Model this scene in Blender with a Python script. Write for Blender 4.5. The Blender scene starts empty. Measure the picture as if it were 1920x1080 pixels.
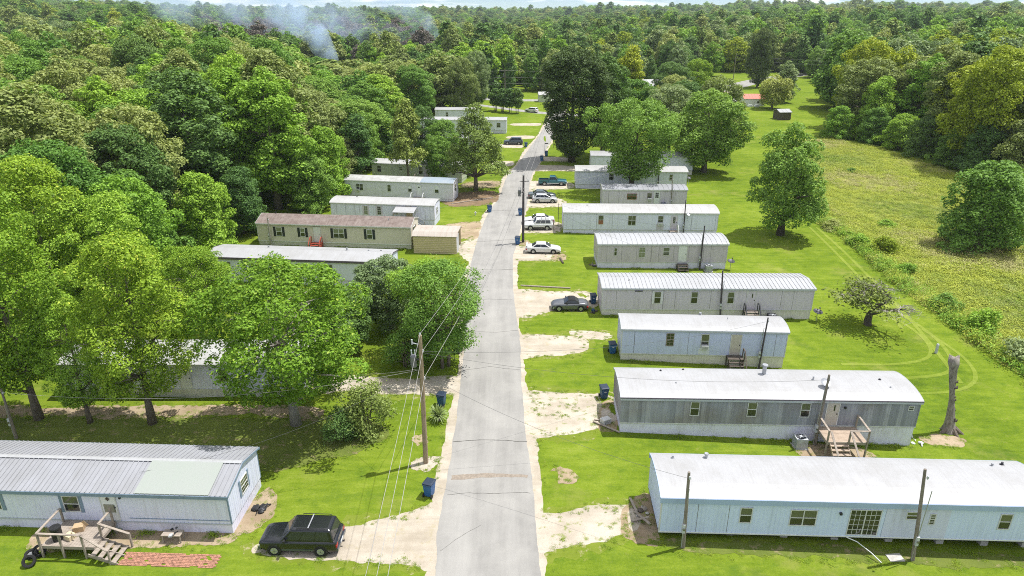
import bpy, bmesh, math, random
import numpy as np
from mathutils import Vector, Matrix
R = math.radians
random.seed(11); rng = np.random.default_rng(11)
scn = bpy.context.scene
COL = scn.collection

# ---------------------------------------------------------------- camera
cam = bpy.data.cameras.new('camera'); cam_o = bpy.data.objects.new('camera', cam); COL.objects.link(cam_o)
cam.sensor_width = 36; cam.lens = 24; cam.clip_start = 0.5; cam.clip_end = 12000
cam_o.location = (0, 0, 29.2); cam_o.rotation_euler = (R(90 - 22.186), 0, 0)
scn.camera = cam_o

# ---------------------------------------------------------------- sky and sun
SUN_EL = 67.0; SUN_AZ = 68.0                       # azimuth clockwise from +Y
world = bpy.data.worlds.new('World'); scn.world = world; world.use_nodes = True
nt = world.node_tree; nt.nodes.clear()
sky = nt.nodes.new('ShaderNodeTexSky'); sky.sky_type = 'NISHITA'; sky.sun_disc = False
sky.sun_elevation = R(SUN_EL); sky.sun_rotation = R(SUN_AZ); sky.air_density = 0.5; sky.dust_density = 0.1; sky.ozone_density = 4.5
bg = nt.nodes.new('ShaderNodeBackground'); bg.inputs[1].default_value = 0.092
wo = nt.nodes.new('ShaderNodeOutputWorld')
# fair-weather clouds: one even layer seen in perspective over the whole sky, thickened and brightened for fill light
tc = nt.nodes.new('ShaderNodeTexCoord'); sx = nt.nodes.new('ShaderNodeSeparateXYZ'); nt.links.new(tc.outputs['Generated'], sx.inputs[0])
zc = nt.nodes.new('ShaderNodeMath'); zc.operation = 'MAXIMUM'; zc.inputs[1].default_value = 0.0; nt.links.new(sx.outputs[2], zc.inputs[0])
za = nt.nodes.new('ShaderNodeMath'); za.operation = 'ADD'; za.inputs[1].default_value = 0.10; nt.links.new(zc.outputs[0], za.inputs[0])
cb = nt.nodes.new('ShaderNodeCombineXYZ')
for k_ in (0, 1):
    d_ = nt.nodes.new('ShaderNodeMath'); d_.operation = 'DIVIDE'; nt.links.new(sx.outputs[k_], d_.inputs[0]); nt.links.new(za.outputs[0], d_.inputs[1]); nt.links.new(d_.outputs[0], cb.inputs[k_])
cb.inputs[2].default_value = 3.7
nz = nt.nodes.new('ShaderNodeTexNoise'); nz.inputs['Scale'].default_value = 0.95; nz.inputs['Detail'].default_value = 6; nz.inputs['Roughness'].default_value = .55
rp = nt.nodes.new('ShaderNodeValToRGB'); rp.color_ramp.elements[0].position = 0.46; rp.color_ramp.elements[1].position = 0.57
mx = nt.nodes.new('ShaderNodeMix'); mx.data_type = 'RGBA'; mx.inputs[7].default_value = (10.0, 10.3, 10.8, 1)
nt.links.new(cb.outputs[0], nz.inputs['Vector'])
nt.links.new(nz.outputs[0], rp.inputs[0]); nt.links.new(rp.outputs[0], mx.inputs[0])
nt.links.new(sky.outputs[0], mx.inputs[6]); nt.links.new(mx.outputs[2], bg.inputs[0]); nt.links.new(bg.outputs[0], wo.inputs[0])
sun = bpy.data.lights.new('sun', 'SUN'); sun.energy = 4.3; sun.angle = R(0.53); sun.color = (1.0, 0.975, 0.93)
sun_o = bpy.data.objects.new('sun', sun); COL.objects.link(sun_o)
sv = Vector((math.cos(R(SUN_EL))*math.sin(R(SUN_AZ)), math.cos(R(SUN_EL))*math.cos(R(SUN_AZ)), math.sin(R(SUN_EL))))
sun_o.rotation_euler = sv.to_track_quat('Z', 'Y').to_euler(); sun_o.location = sv*200
vs = scn.view_settings; vs.view_transform = 'Standard'; vs.look = 'None'; vs.exposure = 0.45; vs.gamma = 1.0; vs.use_curve_mapping = False
scn.cycles.max_bounces = 6; scn.cycles.diffuse_bounces = 3; scn.cycles.glossy_bounces = 2; scn.cycles.transmission_bounces = 3
scn.cycles.filter_width = 1.0; scn.cycles.volume_bounces = 2; scn.cycles.use_denoising = False; scn.cycles.caustics_reflective = False; scn.cycles.caustics_refractive = False

# ---------------------------------------------------------------- terrain height
def sstep(a, b, v):
    t = np.clip((np.asarray(v, float)-a)/(b-a), 0, 1); return t*t*(3-2*t)
def gz(x, y):
    x = np.asarray(x, float); y = np.asarray(y, float)
    fall = -(0.012+0.030*np.exp(-((y-47)/13.0)**2))*np.clip(x-8, 0, 26)*(1-sstep(168, 205, y))
    q = x/np.maximum(np.abs(y), 1.0)
    lift = 0 + 19*sstep(-0.25, -0.70, q) + 8*sstep(0.04, 0.36, q) - 4*sstep(-0.15, -0.02, q)*sstep(0.10, 0.0, q)
    roll = 1.5*np.sin(x*0.011+1.3)*np.cos(y*0.007) + 1.5*np.sin(x*0.031+y*0.017)
    hill = sstep(290, 700, y)*(lift+roll)
    return fall+hill
def gzf(x, y): return float(gz(x, y))

# ---------------------------------------------------------------- object helpers
def tag(o, label=None, cat=None, group=None, kind=None):
    if label: o['label'] = label
    if cat: o['category'] = cat
    if group: o['group'] = group
    if kind: o['kind'] = kind
    return o
def empty(name, loc=(0, 0, 0), rz=0.0, parent=None):
    o = bpy.data.objects.new(name, None); COL.objects.link(o); o.location = loc; o.rotation_euler = (0, 0, rz)
    o.empty_display_size = 0.3
    if parent: o.parent = parent
    return o
def link(name, me, parent=None, loc=None, rz=None):
    o = bpy.data.objects.new(name, me); COL.objects.link(o)
    if parent: o.parent = parent
    if loc is not None: o.location = loc
    if rz is not None: o.rotation_euler = (0, 0, rz)
    return o
class MB:
    def __init__(s): s.v = []; s.f = []
    def add(s, vs_, fs):
        n = len(s.v); s.v += [tuple(p) for p in vs_]; s.f += [tuple(i+n for i in f) for f in fs]; return s
    def box(s, x0, x1, y0, y1, z0, z1):
        return s.add([(x0,y0,z0),(x1,y0,z0),(x1,y1,z0),(x0,y1,z0),(x0,y0,z1),(x1,y0,z1),(x1,y1,z1),(x0,y1,z1)],
                     [(0,3,2,1),(4,5,6,7),(0,1,5,4),(1,2,6,5),(2,3,7,6),(3,0,4,7)])
    def bar(s, a, b, w, h, up=(0, 0, 1)):
        a = Vector(a); b = Vector(b); d = (b-a).normalized(); u = Vector(up)
        if abs(d.dot(u)) > .98: u = Vector((0, 1, 0))
        sx = d.cross(u).normalized()*w/2; sz = sx.cross(d).normalized()*h/2
        return s.add([a-sx-sz, a+sx-sz, a+sx+sz, a-sx+sz, b-sx-sz, b+sx-sz, b+sx+sz, b-sx+sz],
                     [(0,1,2,3),(7,6,5,4),(0,4,5,1),(1,5,6,2),(2,6,7,3),(3,7,4,0)])
    def tube(s, pts, rad, n=8, cap=True):
        pts = [Vector(p) for p in pts]; m = len(pts)
        if not hasattr(rad, '__len__'): rad = [rad]*m
        rings = []; ref = Vector((0.31, 0.87, 0.37))
        for i, p in enumerate(pts):
            d = (pts[min(i+1, m-1)]-pts[max(i-1, 0)]).normalized()
            a = d.cross(ref)
            if a.length < .05: a = d.cross(Vector((1, 0, 0)))
            a.normalize(); b = d.cross(a)
            rings.append([p+(a*math.cos(2*math.pi*k/n)+b*math.sin(2*math.pi*k/n))*rad[i] for k in range(n)])
        base = len(s.v); s.v += [tuple(q) for r_ in rings for q in r_]
        for i in range(m-1):
            for k in range(n):
                k2 = (k+1) % n
                s.f.append((base+i*n+k, base+i*n+k2, base+(i+1)*n+k2, base+(i+1)*n+k))
        if cap:
            s.f.append(tuple(base+k for k in reversed(range(n)))); s.f.append(tuple(base+(m-1)*n+k for k in range(n)))
        return s
    def cyl(s, c, r, z0, z1, n=14, r2=None):
        return s.tube([(c[0], c[1], z0), (c[0], c[1], z1)], [r, r if r2 is None else r2], n)
    def loft(s, rings, closed=True, cap=True):
        n = len(rings[0]); base = len(s.v)
        for r_ in rings: s.v += [tuple(p) for p in r_]
        kk = n if closed else n-1
        for i in range(len(rings)-1):
            for k in range(kk):
                k2 = (k+1) % n
                s.f.append((base+i*n+k, base+i*n+k2, base+(i+1)*n+k2, base+(i+1)*n+k))
        if cap:
            s.f.append(tuple(base+k for k in reversed(range(n)))); s.f.append(tuple(base+(len(rings)-1)*n+k for k in range(n)))
        return s
    def mesh(s, name, mat, smooth=False):
        me = bpy.data.meshes.new(name); me.from_pydata(s.v, [], s.f)
        bm = bmesh.new(); bm.from_mesh(me); bmesh.ops.recalc_face_normals(bm, faces=bm.faces); bm.to_mesh(me); bm.free()
        if mat is not None: me.materials.append(mat)
        if smooth: me.shade_smooth() if hasattr(me, 'shade_smooth') else None
        me.update(); return me
    def build(s, name, mat, parent=None, loc=None, rz=None, smooth=False):
        return link(name, s.mesh(name, mat, smooth), parent, loc, rz)

# ---------------------------------------------------------------- materials
def nodes_of(name):
    m = bpy.data.materials.new(name); m.use_nodes = True; n = m.node_tree; n.nodes.clear()
    out = n.nodes.new('ShaderNodeOutputMaterial'); return m, n, out
def N(nt_, t, **kw):
    n = nt_.nodes.new(t)
    for k, v in kw.items(): setattr(n, k, v)
    return n
def noise(nt_, vec, scale, detail=4, rough=.55):
    n = N(nt_, 'ShaderNodeTexNoise'); n.inputs['Scale'].default_value = scale; n.inputs['Detail'].default_value = detail; n.inputs['Roughness'].default_value = rough
    if vec is not None: nt_.links.new(vec, n.inputs['Vector'])
    return n.outputs[0]
def ramp(nt_, fac, stops):
    r_ = N(nt_, 'ShaderNodeValToRGB'); e = r_.color_ramp.elements
    while len(e) < len(stops): e.new(.5)
    for el, (p, c) in zip(e, stops): el.position = p; el.color = (c[0], c[1], c[2], 1) if hasattr(c, '__len__') else (c, c, c, 1)
    nt_.links.new(fac, r_.inputs[0]); return r_.outputs[0]
def mixc(nt_, fac, a, b, mode='MIX'):
    m = N(nt_, 'ShaderNodeMix', data_type='RGBA', blend_type=mode)
    for v, i in ((fac, 0), (a, 6), (b, 7)):
        if hasattr(v, 'is_output'): nt_.links.new(v, m.inputs[i])
        elif i == 0: m.inputs[0].default_value = v
        else: m.inputs[i].default_value = (v[0], v[1], v[2], 1)
    return m.outputs[2]
def coords(nt_, kind='Object', scale=(1, 1, 1)):
    t = N(nt_, 'ShaderNodeTexCoord'); m = N(nt_, 'ShaderNodeMapping'); m.inputs['Scale'].default_value = scale
    nt_.links.new(t.outputs[kind], m.inputs[0]); return m.outputs[0]
def world_coords(nt_, scale=(1, 1, 1)):
    t = N(nt_, 'ShaderNodeNewGeometry'); m = N(nt_, 'ShaderNodeMapping'); m.inputs['Scale'].default_value = scale
    nt_.links.new(t.outputs['Position'], m.inputs[0]); return m.outputs[0]
def bump(nt_, h, strength, dist=.02):
    b = N(nt_, 'ShaderNodeBump'); b.inputs['Strength'].default_value = strength; b.inputs['Distance'].default_value = dist
    nt_.links.new(h, b.inputs['Height']); return b.outputs[0]
def psurf(nt_, out, col, rough=.7, metal=0., spec=.4, normal=None):
    p = N(nt_, 'ShaderNodeBsdfPrincipled')
    if hasattr(col, 'is_output'): nt_.links.new(col, p.inputs['Base Color'])
    else: p.inputs['Base Color'].default_value = (*col, 1)
    p.inputs['Roughness'].default_value = rough; p.inputs['Metallic'].default_value = metal; p.inputs['Specular IOR Level'].default_value = spec
    if normal is not None: nt_.links.new(normal, p.inputs['Normal'])
    nt_.links.new(p.outputs[0], out.inputs[0]); return p
def mat_plain(name, col, rough=.7, metal=0., spec=.4, var=.25, scale=3., bmp=0.):
    m, n, out = nodes_of(name); v = coords(n)
    f = noise(n, v, scale, 5)
    c = mixc(n, ramp(n, f, [(.3, 0.), (.7, 1.)]), [k*(1-var) for k in col], [min(1, k*(1+var*.7)) for k in col])
    psurf(n, out, c, rough, metal, spec, bump(n, f, bmp) if bmp else None); return m
def mat_siding(name, col, stain, amount=.5, streak=(2.2, 2.2, .12), rough=.55):
    """painted sheet siding with long vertical run-off streaks and scattered grime"""
    m, n, out = nodes_of(name)
    v = coords(n, 'Object', streak); w = coords(n, 'Object', (1, 1, 1))
    a = ramp(n, noise(n, v, 1.6, 6, .65), [(.47, 0.), (.75, amount)])
    b = ramp(n, noise(n, w, .45, 5, .6), [(.42, .15), (.72, 1.)])
    f = N(n, 'ShaderNodeMath', operation='MULTIPLY'); n.links.new(a, f.inputs[0]); n.links.new(b, f.inputs[1])
    c0 = mixc(n, noise(n, w, .8, 3), [k*.93 for k in col], [min(1, k*1.05) for k in col])
    psurf(n, out, mixc(n, f.outputs[0], c0, stain), rough, 0, .35); return m
def mat_boards(name, cols, step):
    """weathered vertical boards: each board its own grey, grain running down"""
    m, n, out = nodes_of(name); v = coords(n, 'Object')
    sp = N(n, 'ShaderNodeSeparateXYZ'); n.links.new(v, sp.inputs[0])
    dv = N(n, 'ShaderNodeMath', operation='DIVIDE'); n.links.new(sp.outputs[0], dv.inputs[0]); dv.inputs[1].default_value = step
    fl = N(n, 'ShaderNodeMath', operation='FLOOR'); n.links.new(dv.outputs[0], fl.inputs[0])
    wn = N(n, 'ShaderNodeTexWhiteNoise', noise_dimensions='1D'); n.links.new(fl.outputs[0], wn.inputs['W'])
    c = ramp(n, wn.outputs[0], [(0, cols[0]), (.5, cols[1]), (1, cols[2])])
    g_ = noise(n, coords(n, 'Object', (9, 9, .5)), 2, 6, .7)
    c = mixc(n, ramp(n, g_, [(.35, 0.), (.7, .6)]), c, [k*.55 for k in cols[1]])
    c = mixc(n, ramp(n, noise(n, v, .35, 3), [(.45, 0.), (.65, .45)]), c, (.20, .155, .115))
    psurf(n, out, c, .8, 0, .2); return m
def mat_leaf(name, dark, light, tip=None, trans=.30):
    m, n, out = nodes_of(name)
    g_ = N(n, 'ShaderNodeNewGeometry'); oi = N(n, 'ShaderNodeObjectInfo')
    c = mixc(n, g_.outputs['Random Per Island'], dark, light)
    if tip: c = mixc(n, ramp(n, g_.outputs['Random Per Island'], [(.93, 0.), (.97, 1.)]), c, tip)
    big = noise(n, coords(n, 'Object'), .55, 2)
    c = mixc(n, ramp(n, big, [(.40, 0.), (.62, .55)]), c, [a*.5+b*.62 for a, b in zip(dark, light)])
    hs = N(n, 'ShaderNodeHueSaturation'); n.links.new(c, hs.inputs['Color'])
    mr = N(n, 'ShaderNodeMapRange'); n.links.new(oi.outputs['Random'], mr.inputs[0]); mr.inputs[3].default_value = .485; mr.inputs[4].default_value = .512
    n.links.new(mr.outputs[0], hs.inputs['Hue'])
    mv = N(n, 'ShaderNodeMapRange'); n.links.new(oi.outputs['Random'], mv.inputs[0]); mv.inputs[3].default_value = 1.15; mv.inputs[4].default_value = .82
    n.links.new(mv.outputs[0], hs.inputs['Value'])
    p = N(n, 'ShaderNodeBsdfPrincipled'); n.links.new(hs.outputs[0], p.inputs['Base Color']); p.inputs['Roughness'].default_value = .55; p.inputs['Specular IOR Level'].default_value = .18
    t = N(n, 'ShaderNodeBsdfTranslucent'); n.links.new(mixc(n, 1., hs.outputs[0], (1.0, 1.0, .55), 'MULTIPLY'), t.inputs[0])
    ms = N(n, 'ShaderNodeMixShader'); ms.inputs[0].default_value = trans
    n.links.new(p.outputs[0], ms.inputs[1]); n.links.new(t.outputs[0], ms.inputs[2]); n.links.new(ms.outputs[0], out.inputs[0]); return m
def mat_lawn(name, stops, patch, patch_amt, clover=None):
    """turf: broad drifts, mower-width streaks, hand-sized tufts and blade grain, with dry and lush spots"""
    m, n, out = nodes_of(name); v = world_coords(n)
    a = noise(n, v, .07, 6, .62); b = noise(n, v, .75, 6, .72); d = noise(n, world_coords(n, (.22, 1.6, 1)), 1.1, 4, .65); c = noise(n, v, 7, 6, .88)
    acc = None
    for src, wgt in ((a, .9), (b, .62), (d, .55), (c, .85)):
        ma = N(n, 'ShaderNodeMath', operation='MULTIPLY_ADD'); n.links.new(src, ma.inputs[0]); ma.inputs[1].default_value = wgt/2.92
        if acc is None: ma.inputs[2].default_value = 0
        else: n.links.new(acc, ma.inputs[2])
        acc = ma.outputs[0]
    st = N(n, 'ShaderNodeMapRange'); n.links.new(acc, st.inputs[0]); st.inputs[1].default_value = .36; st.inputs[2].default_value = .64
    col = ramp(n, st.outputs[0], stops)
    col = mixc(n, ramp(n, noise(n, v, .16, 7, .70), [(.56, 0.), (.70, patch_amt)]), col, patch)
    col = mixc(n, ramp(n, noise(n, v, 1.6, 5, .75), [(.60, 0.), (.74, patch_amt)]), col, patch)
    if clover: col = mixc(n, ramp(n, noise(n, world_coords(n, (1, 1.4, 1)), .45, 7, .74), [(.52, 0.), (.66, .7)]), col, clover)
    psurf(n, out, col, .95, 0, .03, bump(n, c, .8, .05)); return m

M = {}
M['lawn'] = mat_lawn('lawn_grass', [(.05, (.052, .094, .010)), (.36, (.116, .176, .014)), (.62, (.168, .230, .021)), (.95, (.258, .298, .055))], (.245, .240, .070), .65, (.078, .140, .015))
M['meadow'] = mat_lawn('meadow_ground', [(.05, (.16, .205, .030)), (.36, (.235, .275, .04)), (.62, (.31, .325, .07)), (.95, (.39, .365, .15))], (.36, .32, .11), .5, (.16, .22, .025))
M['track'] = mat_lawn('tracked_grass', [(.05, (.11, .155, .018)), (.36, (.175, .232, .03)), (.62, (.228, .278, .046)), (.95, (.30, .33, .085))], (.30, .29, .11), .3)
def mat_ground(name, c1, c2, weed, weed_amt, sc=1.3, stone=30):
    m, n, out = nodes_of(name); v = world_coords(n)
    a = noise(n, v, sc*.35, 6, .65); b = noise(n, v, stone, 3, .9)
    c = mixc(n, ramp(n, a, [(.35, 0.), (.65, 1.)]), c1, c2)
    c = mixc(n, ramp(n, b, [(.42, .0), (.7, .5)]), c, [k*.62 for k in c1])
    c = mixc(n, ramp(n, noise(n, world_coords(n, (.12, 1.25, 1)), 1.0, 5, .6), [(.48, 0.), (.68, .5)]), c, [k*.78 for k in c1])
    w = ramp(n, noise(n, v, 1.1, 7, .72), [(.56, 0.), (.62, weed_amt)])
    c = mixc(n, w, c, weed)
    psurf(n, out, c, .95, 0, .1, bump(n, b, .8, .03)); return m
M['gravel'] = mat_ground('gravel', (.41, .355, .28), (.58, .52, .435), (.20, .24, .05), .75)
M['gravel_clean'] = mat_ground('packed_gravel', (.40, .345, .27), (.56, .50, .415), (.36, .31, .18), .45)
M['dirt'] = mat_ground('bare_earth', (.30, .225, .145), (.46, .37, .255), (.17, .20, .05), .7)
M['litter'] = mat_ground('needle_litter', (.17, .115, .07), (.30, .21, .13), (.14, .15, .05), .5)
M['shadegrass'] = mat_ground('thin_grass_under_trees', (.12, .155, .03), (.165, .20, .04), (.30, .24, .14), .7)
M['verge'] = mat_ground('worn_grass_verge', (.15, .205, .018), (.195, .235, .035), (.34, .30, .17), .8, 2.5, 18)
def mat_asphalt():
    m, n, out = nodes_of('aged_asphalt'); v = world_coords(n); w = world_coords(n, (1, .07, 1))
    a = noise(n, w, .8, 5, .6); b = noise(n, v, 45, 3, .9); d = noise(n, v, .35, 6, .65)
    c = mixc(n, ramp(n, a, [(.32, 0.), (.68, 1.)]), (.235, .226, .212), (.35, .338, .316))
    c = mixc(n, ramp(n, d, [(.40, .0), (.70, .6)]), c, (.41, .395, .365))
    c = mixc(n, ramp(n, b, [(.38, .0), (.72, .45)]), c, (.17, .165, .155))
    psurf(n, out, c, .88, 0, .2, bump(n, b, .5, .01)); return m
M['asphalt'] = mat_asphalt()
M['patch'] = mat_plain('asphalt_patch', (.27, .225, .18), .9, var=.3, scale=6)
M['crack'] = mat_plain('crack_seal', (.10, .095, .085), .8, var=.4, scale=5)
def mat_roof(name, col, dirt, amt, rough=.45, sc=.5):
    m, n, out = nodes_of(name); v = coords(n)
    f = ramp(n, noise(n, v, sc, 7, .68), [(.40, 0.), (.72, amt)])
    f2 = ramp(n, noise(n, coords(n, 'Object', (6, .4, 1)), .9, 4, .6), [(.45, 0.), (.7, amt*.6)])
    c = mixc(n, f, col, dirt); c = mixc(n, f2, c, dirt)
    psurf(n, out, c, rough, 0, .35); return m
M['roof_white'] = mat_roof('white_roof_coating', (.385, .385, .392), (.285, .277, .265), .6)
M['roof_white2'] = mat_roof('chalky_white_roof', (.44, .438, .434), (.31, .295, .28), .65)
M['roof_metal'] = mat_roof('galvanised_roof', (.33, .335, .36), (.25, .25, .255), .7, .38)
M['roof_rib'] = mat_roof('ribbed_white_metal', (.41, .415, .43), (.31, .31, .305), .6, .4)
M['roof_green'] = mat_roof('faded_green_panel', (.32, .35, .315), (.335, .35, .33), .7, .6)
M['roof_aged'] = mat_roof('mildewed_roof', (.47, .47, .46), (.25, .24, .22), .8, .6, .8)
M['roof_steelblue'] = mat_roof('blue_grey_roof', (.25, .31, .37), (.36, .38, .40), .6, .5)
M['shingle'] = mat_roof('brown_shingle', (.155, .115, .10), (.30, .25, .225), .8, .9, 1.4)
M['roof_tan'] = mat_roof('tan_metal_roof', (.45, .41, .36), (.34, .22, .165), .45, .5, .55)
M['roof_red'] = mat_roof('red_metal_roof', (.55, .13, .08), (.48, .16, .11), .5, .5)
M['side_blue'] = mat_siding('pale_blue_siding', (.60, .69, .92), (0.381, 0.419, 0.508), .7)
M['side_stained'] = mat_siding('stained_blue_siding', (.60, .63, .82), (0.368, 0.337, 0.343), 1.0)
M['side_bluegrey'] = mat_siding('blue_grey_siding', (.55, .60, .84), (0.368, 0.368, 0.432), .65)
M['side_white'] = mat_siding('off_white_siding', (.72, .74, .90), (0.457, 0.419, 0.419), .9)
M['side_grey'] = mat_siding('grey_siding', (.60, .55, .64), (0.381, 0.337, 0.356), .8)
M['side_greywhite'] = mat_siding('grey_white_siding', (.73, .745, .90), (0.394, 0.381, 0.419), .85)
M['side_taupe'] = mat_siding('taupe_siding', (.55, .50, .56), (0.343, 0.298, 0.305), .7)
M['side_green'] = mat_siding('mildew_green_siding', (0.559, 0.597, 0.495), (0.356, 0.343, 0.254), .8)
M['side_cream'] = mat_siding('dull_cream_siding', (0.673, 0.667, 0.724), (0.483, 0.457, 0.470), .7)
M['side_beige'] = mat_siding('beige_lap_siding', (0.635, 0.584, 0.495), (0.546, 0.508, 0.432), .5)
M['side_tan'] = mat_siding('tan_metal_siding', (0.559, 0.457, 0.279), (0.457, 0.381, 0.241), .5)
M['skirt_white'] = mat_siding('white_skirting', (.76, .75, .90), (0.419, 0.381, 0.356), .95, (1.2, 1.2, .6))
M['skirt_grey'] = mat_siding('dirty_skirting', (0.686, 0.654, 0.603), (0.381, 0.337, 0.267), 1.0, (1.2, 1.2, .5))
M['skirt_green'] = mat_siding('beige_skirting', (0.597, 0.584, 0.483), (0.483, 0.495, 0.406), .7, (1.2, 1.2, .5))
M['boards_grey'] = mat_boards('weathered_grey_boards', [(.27, .28, .32), (.36, .37, .42), (.46, .465, .51)], .31)
M['fascia_blue'] = mat_plain('slate_blue_trim', (.20, .27, .36), .6, var=.15)
M['fascia_lblue'] = mat_siding('light_blue_fascia', (.36, .46, .66), (.28, .29, .34), .6)
M['fascia_purple'] = mat_plain('dark_purple_fascia', (.13, .105, .14), .7, var=.3)
M['fascia_grey'] = mat_siding('grey_fascia', (.46, .49, .53), (.28, .25, .24), .8)
M['seam'] = mat_plain('grimy_seam', (.24, .23, .23), .8, var=.4, scale=4)
M['white'] = mat_plain('white_paint', (.72, .73, .74), .5, var=.08)
M['offwhite'] = mat_plain('aged_white_paint', (.60, .60, .59), .6, var=.2, scale=2)
M['black'] = mat_plain('black_plastic', (.018, .018, .02), .5, var=.3)
M['shutter'] = mat_plain('black_shutter', (.022, .028, .032), .5, var=.2)
M['beige'] = mat_plain('beige_door', (.52, .475, .42), .6, var=.12)
M['brown'] = mat_plain('brown_curtain', (.30, .13, .07), .8, var=.25)
M['darkmetal'] = mat_plain('dark_metal', (.055, .055, .065), .5, .3, var=.3)
M['galv'] = mat_plain('galvanised_metal', (.40, .41, .43), .45, .4, var=.2)
M['darkgalv'] = mat_plain('dull_grey_metal', (.17, .17, .18), .55, .3, var=.25)
M['lightgrey'] = mat_plain('light_grey_metal', (.50, .52, .54), .5, var=.15)
M['red'] = mat_plain('red_stain', (.42, .075, .045), .7, var=.2)
M['brick'] = mat_plain('red_brick', (.37, .185, .125), .9, var=.45, scale=6)
M['concrete'] = mat_plain('concrete', (.45, .43, .40), .9, var=.25, scale=5)
M['soffit'] = mat_plain('underside_black', (.02, .02, .022), .9, var=.2)
def mat_wood(name, a, b, rough=.85, axis=(1.5, 14, 14)):
    m, n, out = nodes_of(name); v = coords(n, 'Object', axis)
    f = noise(n, v, 1.6, 6, .7); oi = N(n, 'ShaderNodeObjectInfo')
    c = mixc(n, ramp(n, f, [(.3, 0.), (.7, 1.)]), a, b)
    c = mixc(n, ramp(n, noise(n, coords(n), 2.2, 4), [(.5, 0.), (.75, .6)]), c, [k*.6 for k in a])
    psurf(n, out, c, rough, 0, .2, bump(n, f, .6, .03)); return m
M['wood_grey'] = mat_wood('weathered_wood', (.24, .20, .165), (.44, .38, .32))
M['wood_brown'] = mat_wood('worn_deck_wood', (.30, .225, .165), (.52, .42, .33))
M['wood_dark'] = mat_wood('dark_wood', (.075, .06, .05), (.15, .125, .105))
M['pole_new'] = mat_wood('utility_pole_wood', (.23, .165, .105), (.40, .315, .22), .85, (14, 14, .5))
M['pole_old'] = mat_wood('grey_pole_wood', (.16, .135, .115), (.30, .26, .22), .85, (14, 14, .5))
M['pole_dark'] = mat_wood('creosote_pole', (.05, .042, .05), (.12, .105, .11), .85, (14, 14, .5))
M['bark'] = mat_wood('bark', (.115, .092, .072), (.25, .21, .175), .95, (7, 7, 1.2))
M['bark_pale'] = mat_wood('pale_bark', (.22, .20, .175), (.42, .385, .345), .95, (7, 7, 1.2))
M['snag'] = mat_wood('weathered_dead_wood', (.12, .10, .085), (.40, .365, .325), .95, (9, 9, .7))
M['bark_dark'] = mat_wood('dark_bark', (.05, .042, .035), (.12, .10, .085), .95, (7, 7, 1.2))
def mat_glass(name, col, rough=.06):
    m, n, out = nodes_of(name); psurf(n, out, mixc(n, noise(n, coords(n), 1.7, 3), [k*.5 for k in col], col), rough, 0, .8); return m
M['glass'] = mat_glass('window_glass', (.035, .038, .034)); M['glass_up'] = mat_glass('window_glass_painted_reflection', (.14, .15, .10), .12)  # glass_up: greenish reflection put into the upper pane colour
M['glass_green'] = mat_glass('window_glass_pale', (.26, .28, .20), .15)
M['carglass'] = mat_glass('car_glass', (.035, .04, .046), .03)
def mat_paint(name, col, metal=.0, rough=.28):
    m, n, out = nodes_of(name)
    p = psurf(n, out, mixc(n, noise(n, coords(n), 2.5, 5), [k*.88 for k in col], col), rough, metal, .5); p.inputs['Coat Weight'].default_value = .6; p.inputs['Coat Roughness'].default_value = .08; return m
M['p_black'] = mat_paint('black_car_paint', (.009, .010, .013)); M['p_white'] = mat_paint('white_car_paint', (.68, .68, .68)); M['p_silver'] = mat_paint('silver_car_paint', (.56, .57, .58), .2)
M['p_grey'] = mat_paint('grey_car_paint', (.15, .155, .165), .4); M['p_teal'] = mat_paint('teal_car_paint', (.035, .15, .19), .2); M['p_slate'] = mat_paint('slate_car_paint', (.07, .09, .115), .3)
M['p_dkgreen'] = mat_paint('grey_green_car_paint', (.13, .16, .16), .3); M['tyre'] = mat_plain('tyre_rubber', (.018, .018, .018), .9, var=.3); M['rim'] = mat_plain('alloy', (.45, .46, .47), .35, .6, var=.15)
M['lamp_red'] = mat_plain('red_lens', (.40, .015, .015), .2, var=.1); M['lamp_clear'] = mat_plain('clear_lens', (.62, .63, .62), .15, var=.1); M['cloth_black'] = mat_plain('black_soft_top', (.015, .015, .016), .9, var=.2)
M['bin_blue'] = mat_plain('blue_bin_plastic', (.03, .115, .30), .45, var=.15); M['bin_navy'] = mat_plain('navy_bin_plastic', (.022, .075, .17), .45, var=.2); M['bin_lid'] = mat_plain('dark_lid_plastic', (.022, .035, .06), .45, var=.2)
M['wire'] = mat_plain('wire', (.36, .345, .335), .6, var=.1); M['wire_dark'] = mat_plain('dark_wire', (.10, .10, .10), .6, var=.1)
# foliage
L = {}
L['maple'] = mat_leaf('leaf_maple', (.100, .190, .018), (.320, .520, .046), (.50, .58, .08), .32)
L['green'] = mat_leaf('leaf_mid_green', (0.096, 0.192, 0.033), (0.270, 0.461, 0.080))
L['bright'] = mat_leaf('leaf_bright_green', (0.130, 0.255, 0.029), (0.358, 0.584, 0.070))
L['olive'] = mat_leaf('leaf_olive', (0.170, 0.209, 0.059), (0.451, 0.528, 0.169))
L['dark'] = mat_leaf('leaf_dark_green', (0.065, 0.127, 0.036), (0.195, 0.337, 0.083))
L['blue'] = mat_leaf('leaf_grey_green', (0.143, 0.203, 0.083), (0.364, 0.472, 0.202))
L['pine'] = mat_leaf('pine_needles', (0.116, 0.168, 0.036), (0.351, 0.449, 0.099), None, .2)
L['yellow'] = mat_leaf('leaf_yellow_green', (0.173, 0.237, 0.017), (0.456, 0.551, 0.046))
L['purple'] = mat_leaf('leaf_dark_bronze', (0.055, 0.087, 0.033), (0.169, 0.242, 0.070))
L['willow'] = mat_leaf('leaf_willow', (0.200, 0.247, 0.060), (0.456, 0.530, 0.147))
L['brown'] = mat_leaf('leaf_brown_wood', (.12, .10, .085), (.22, .19, .155), None, .1)
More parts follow.
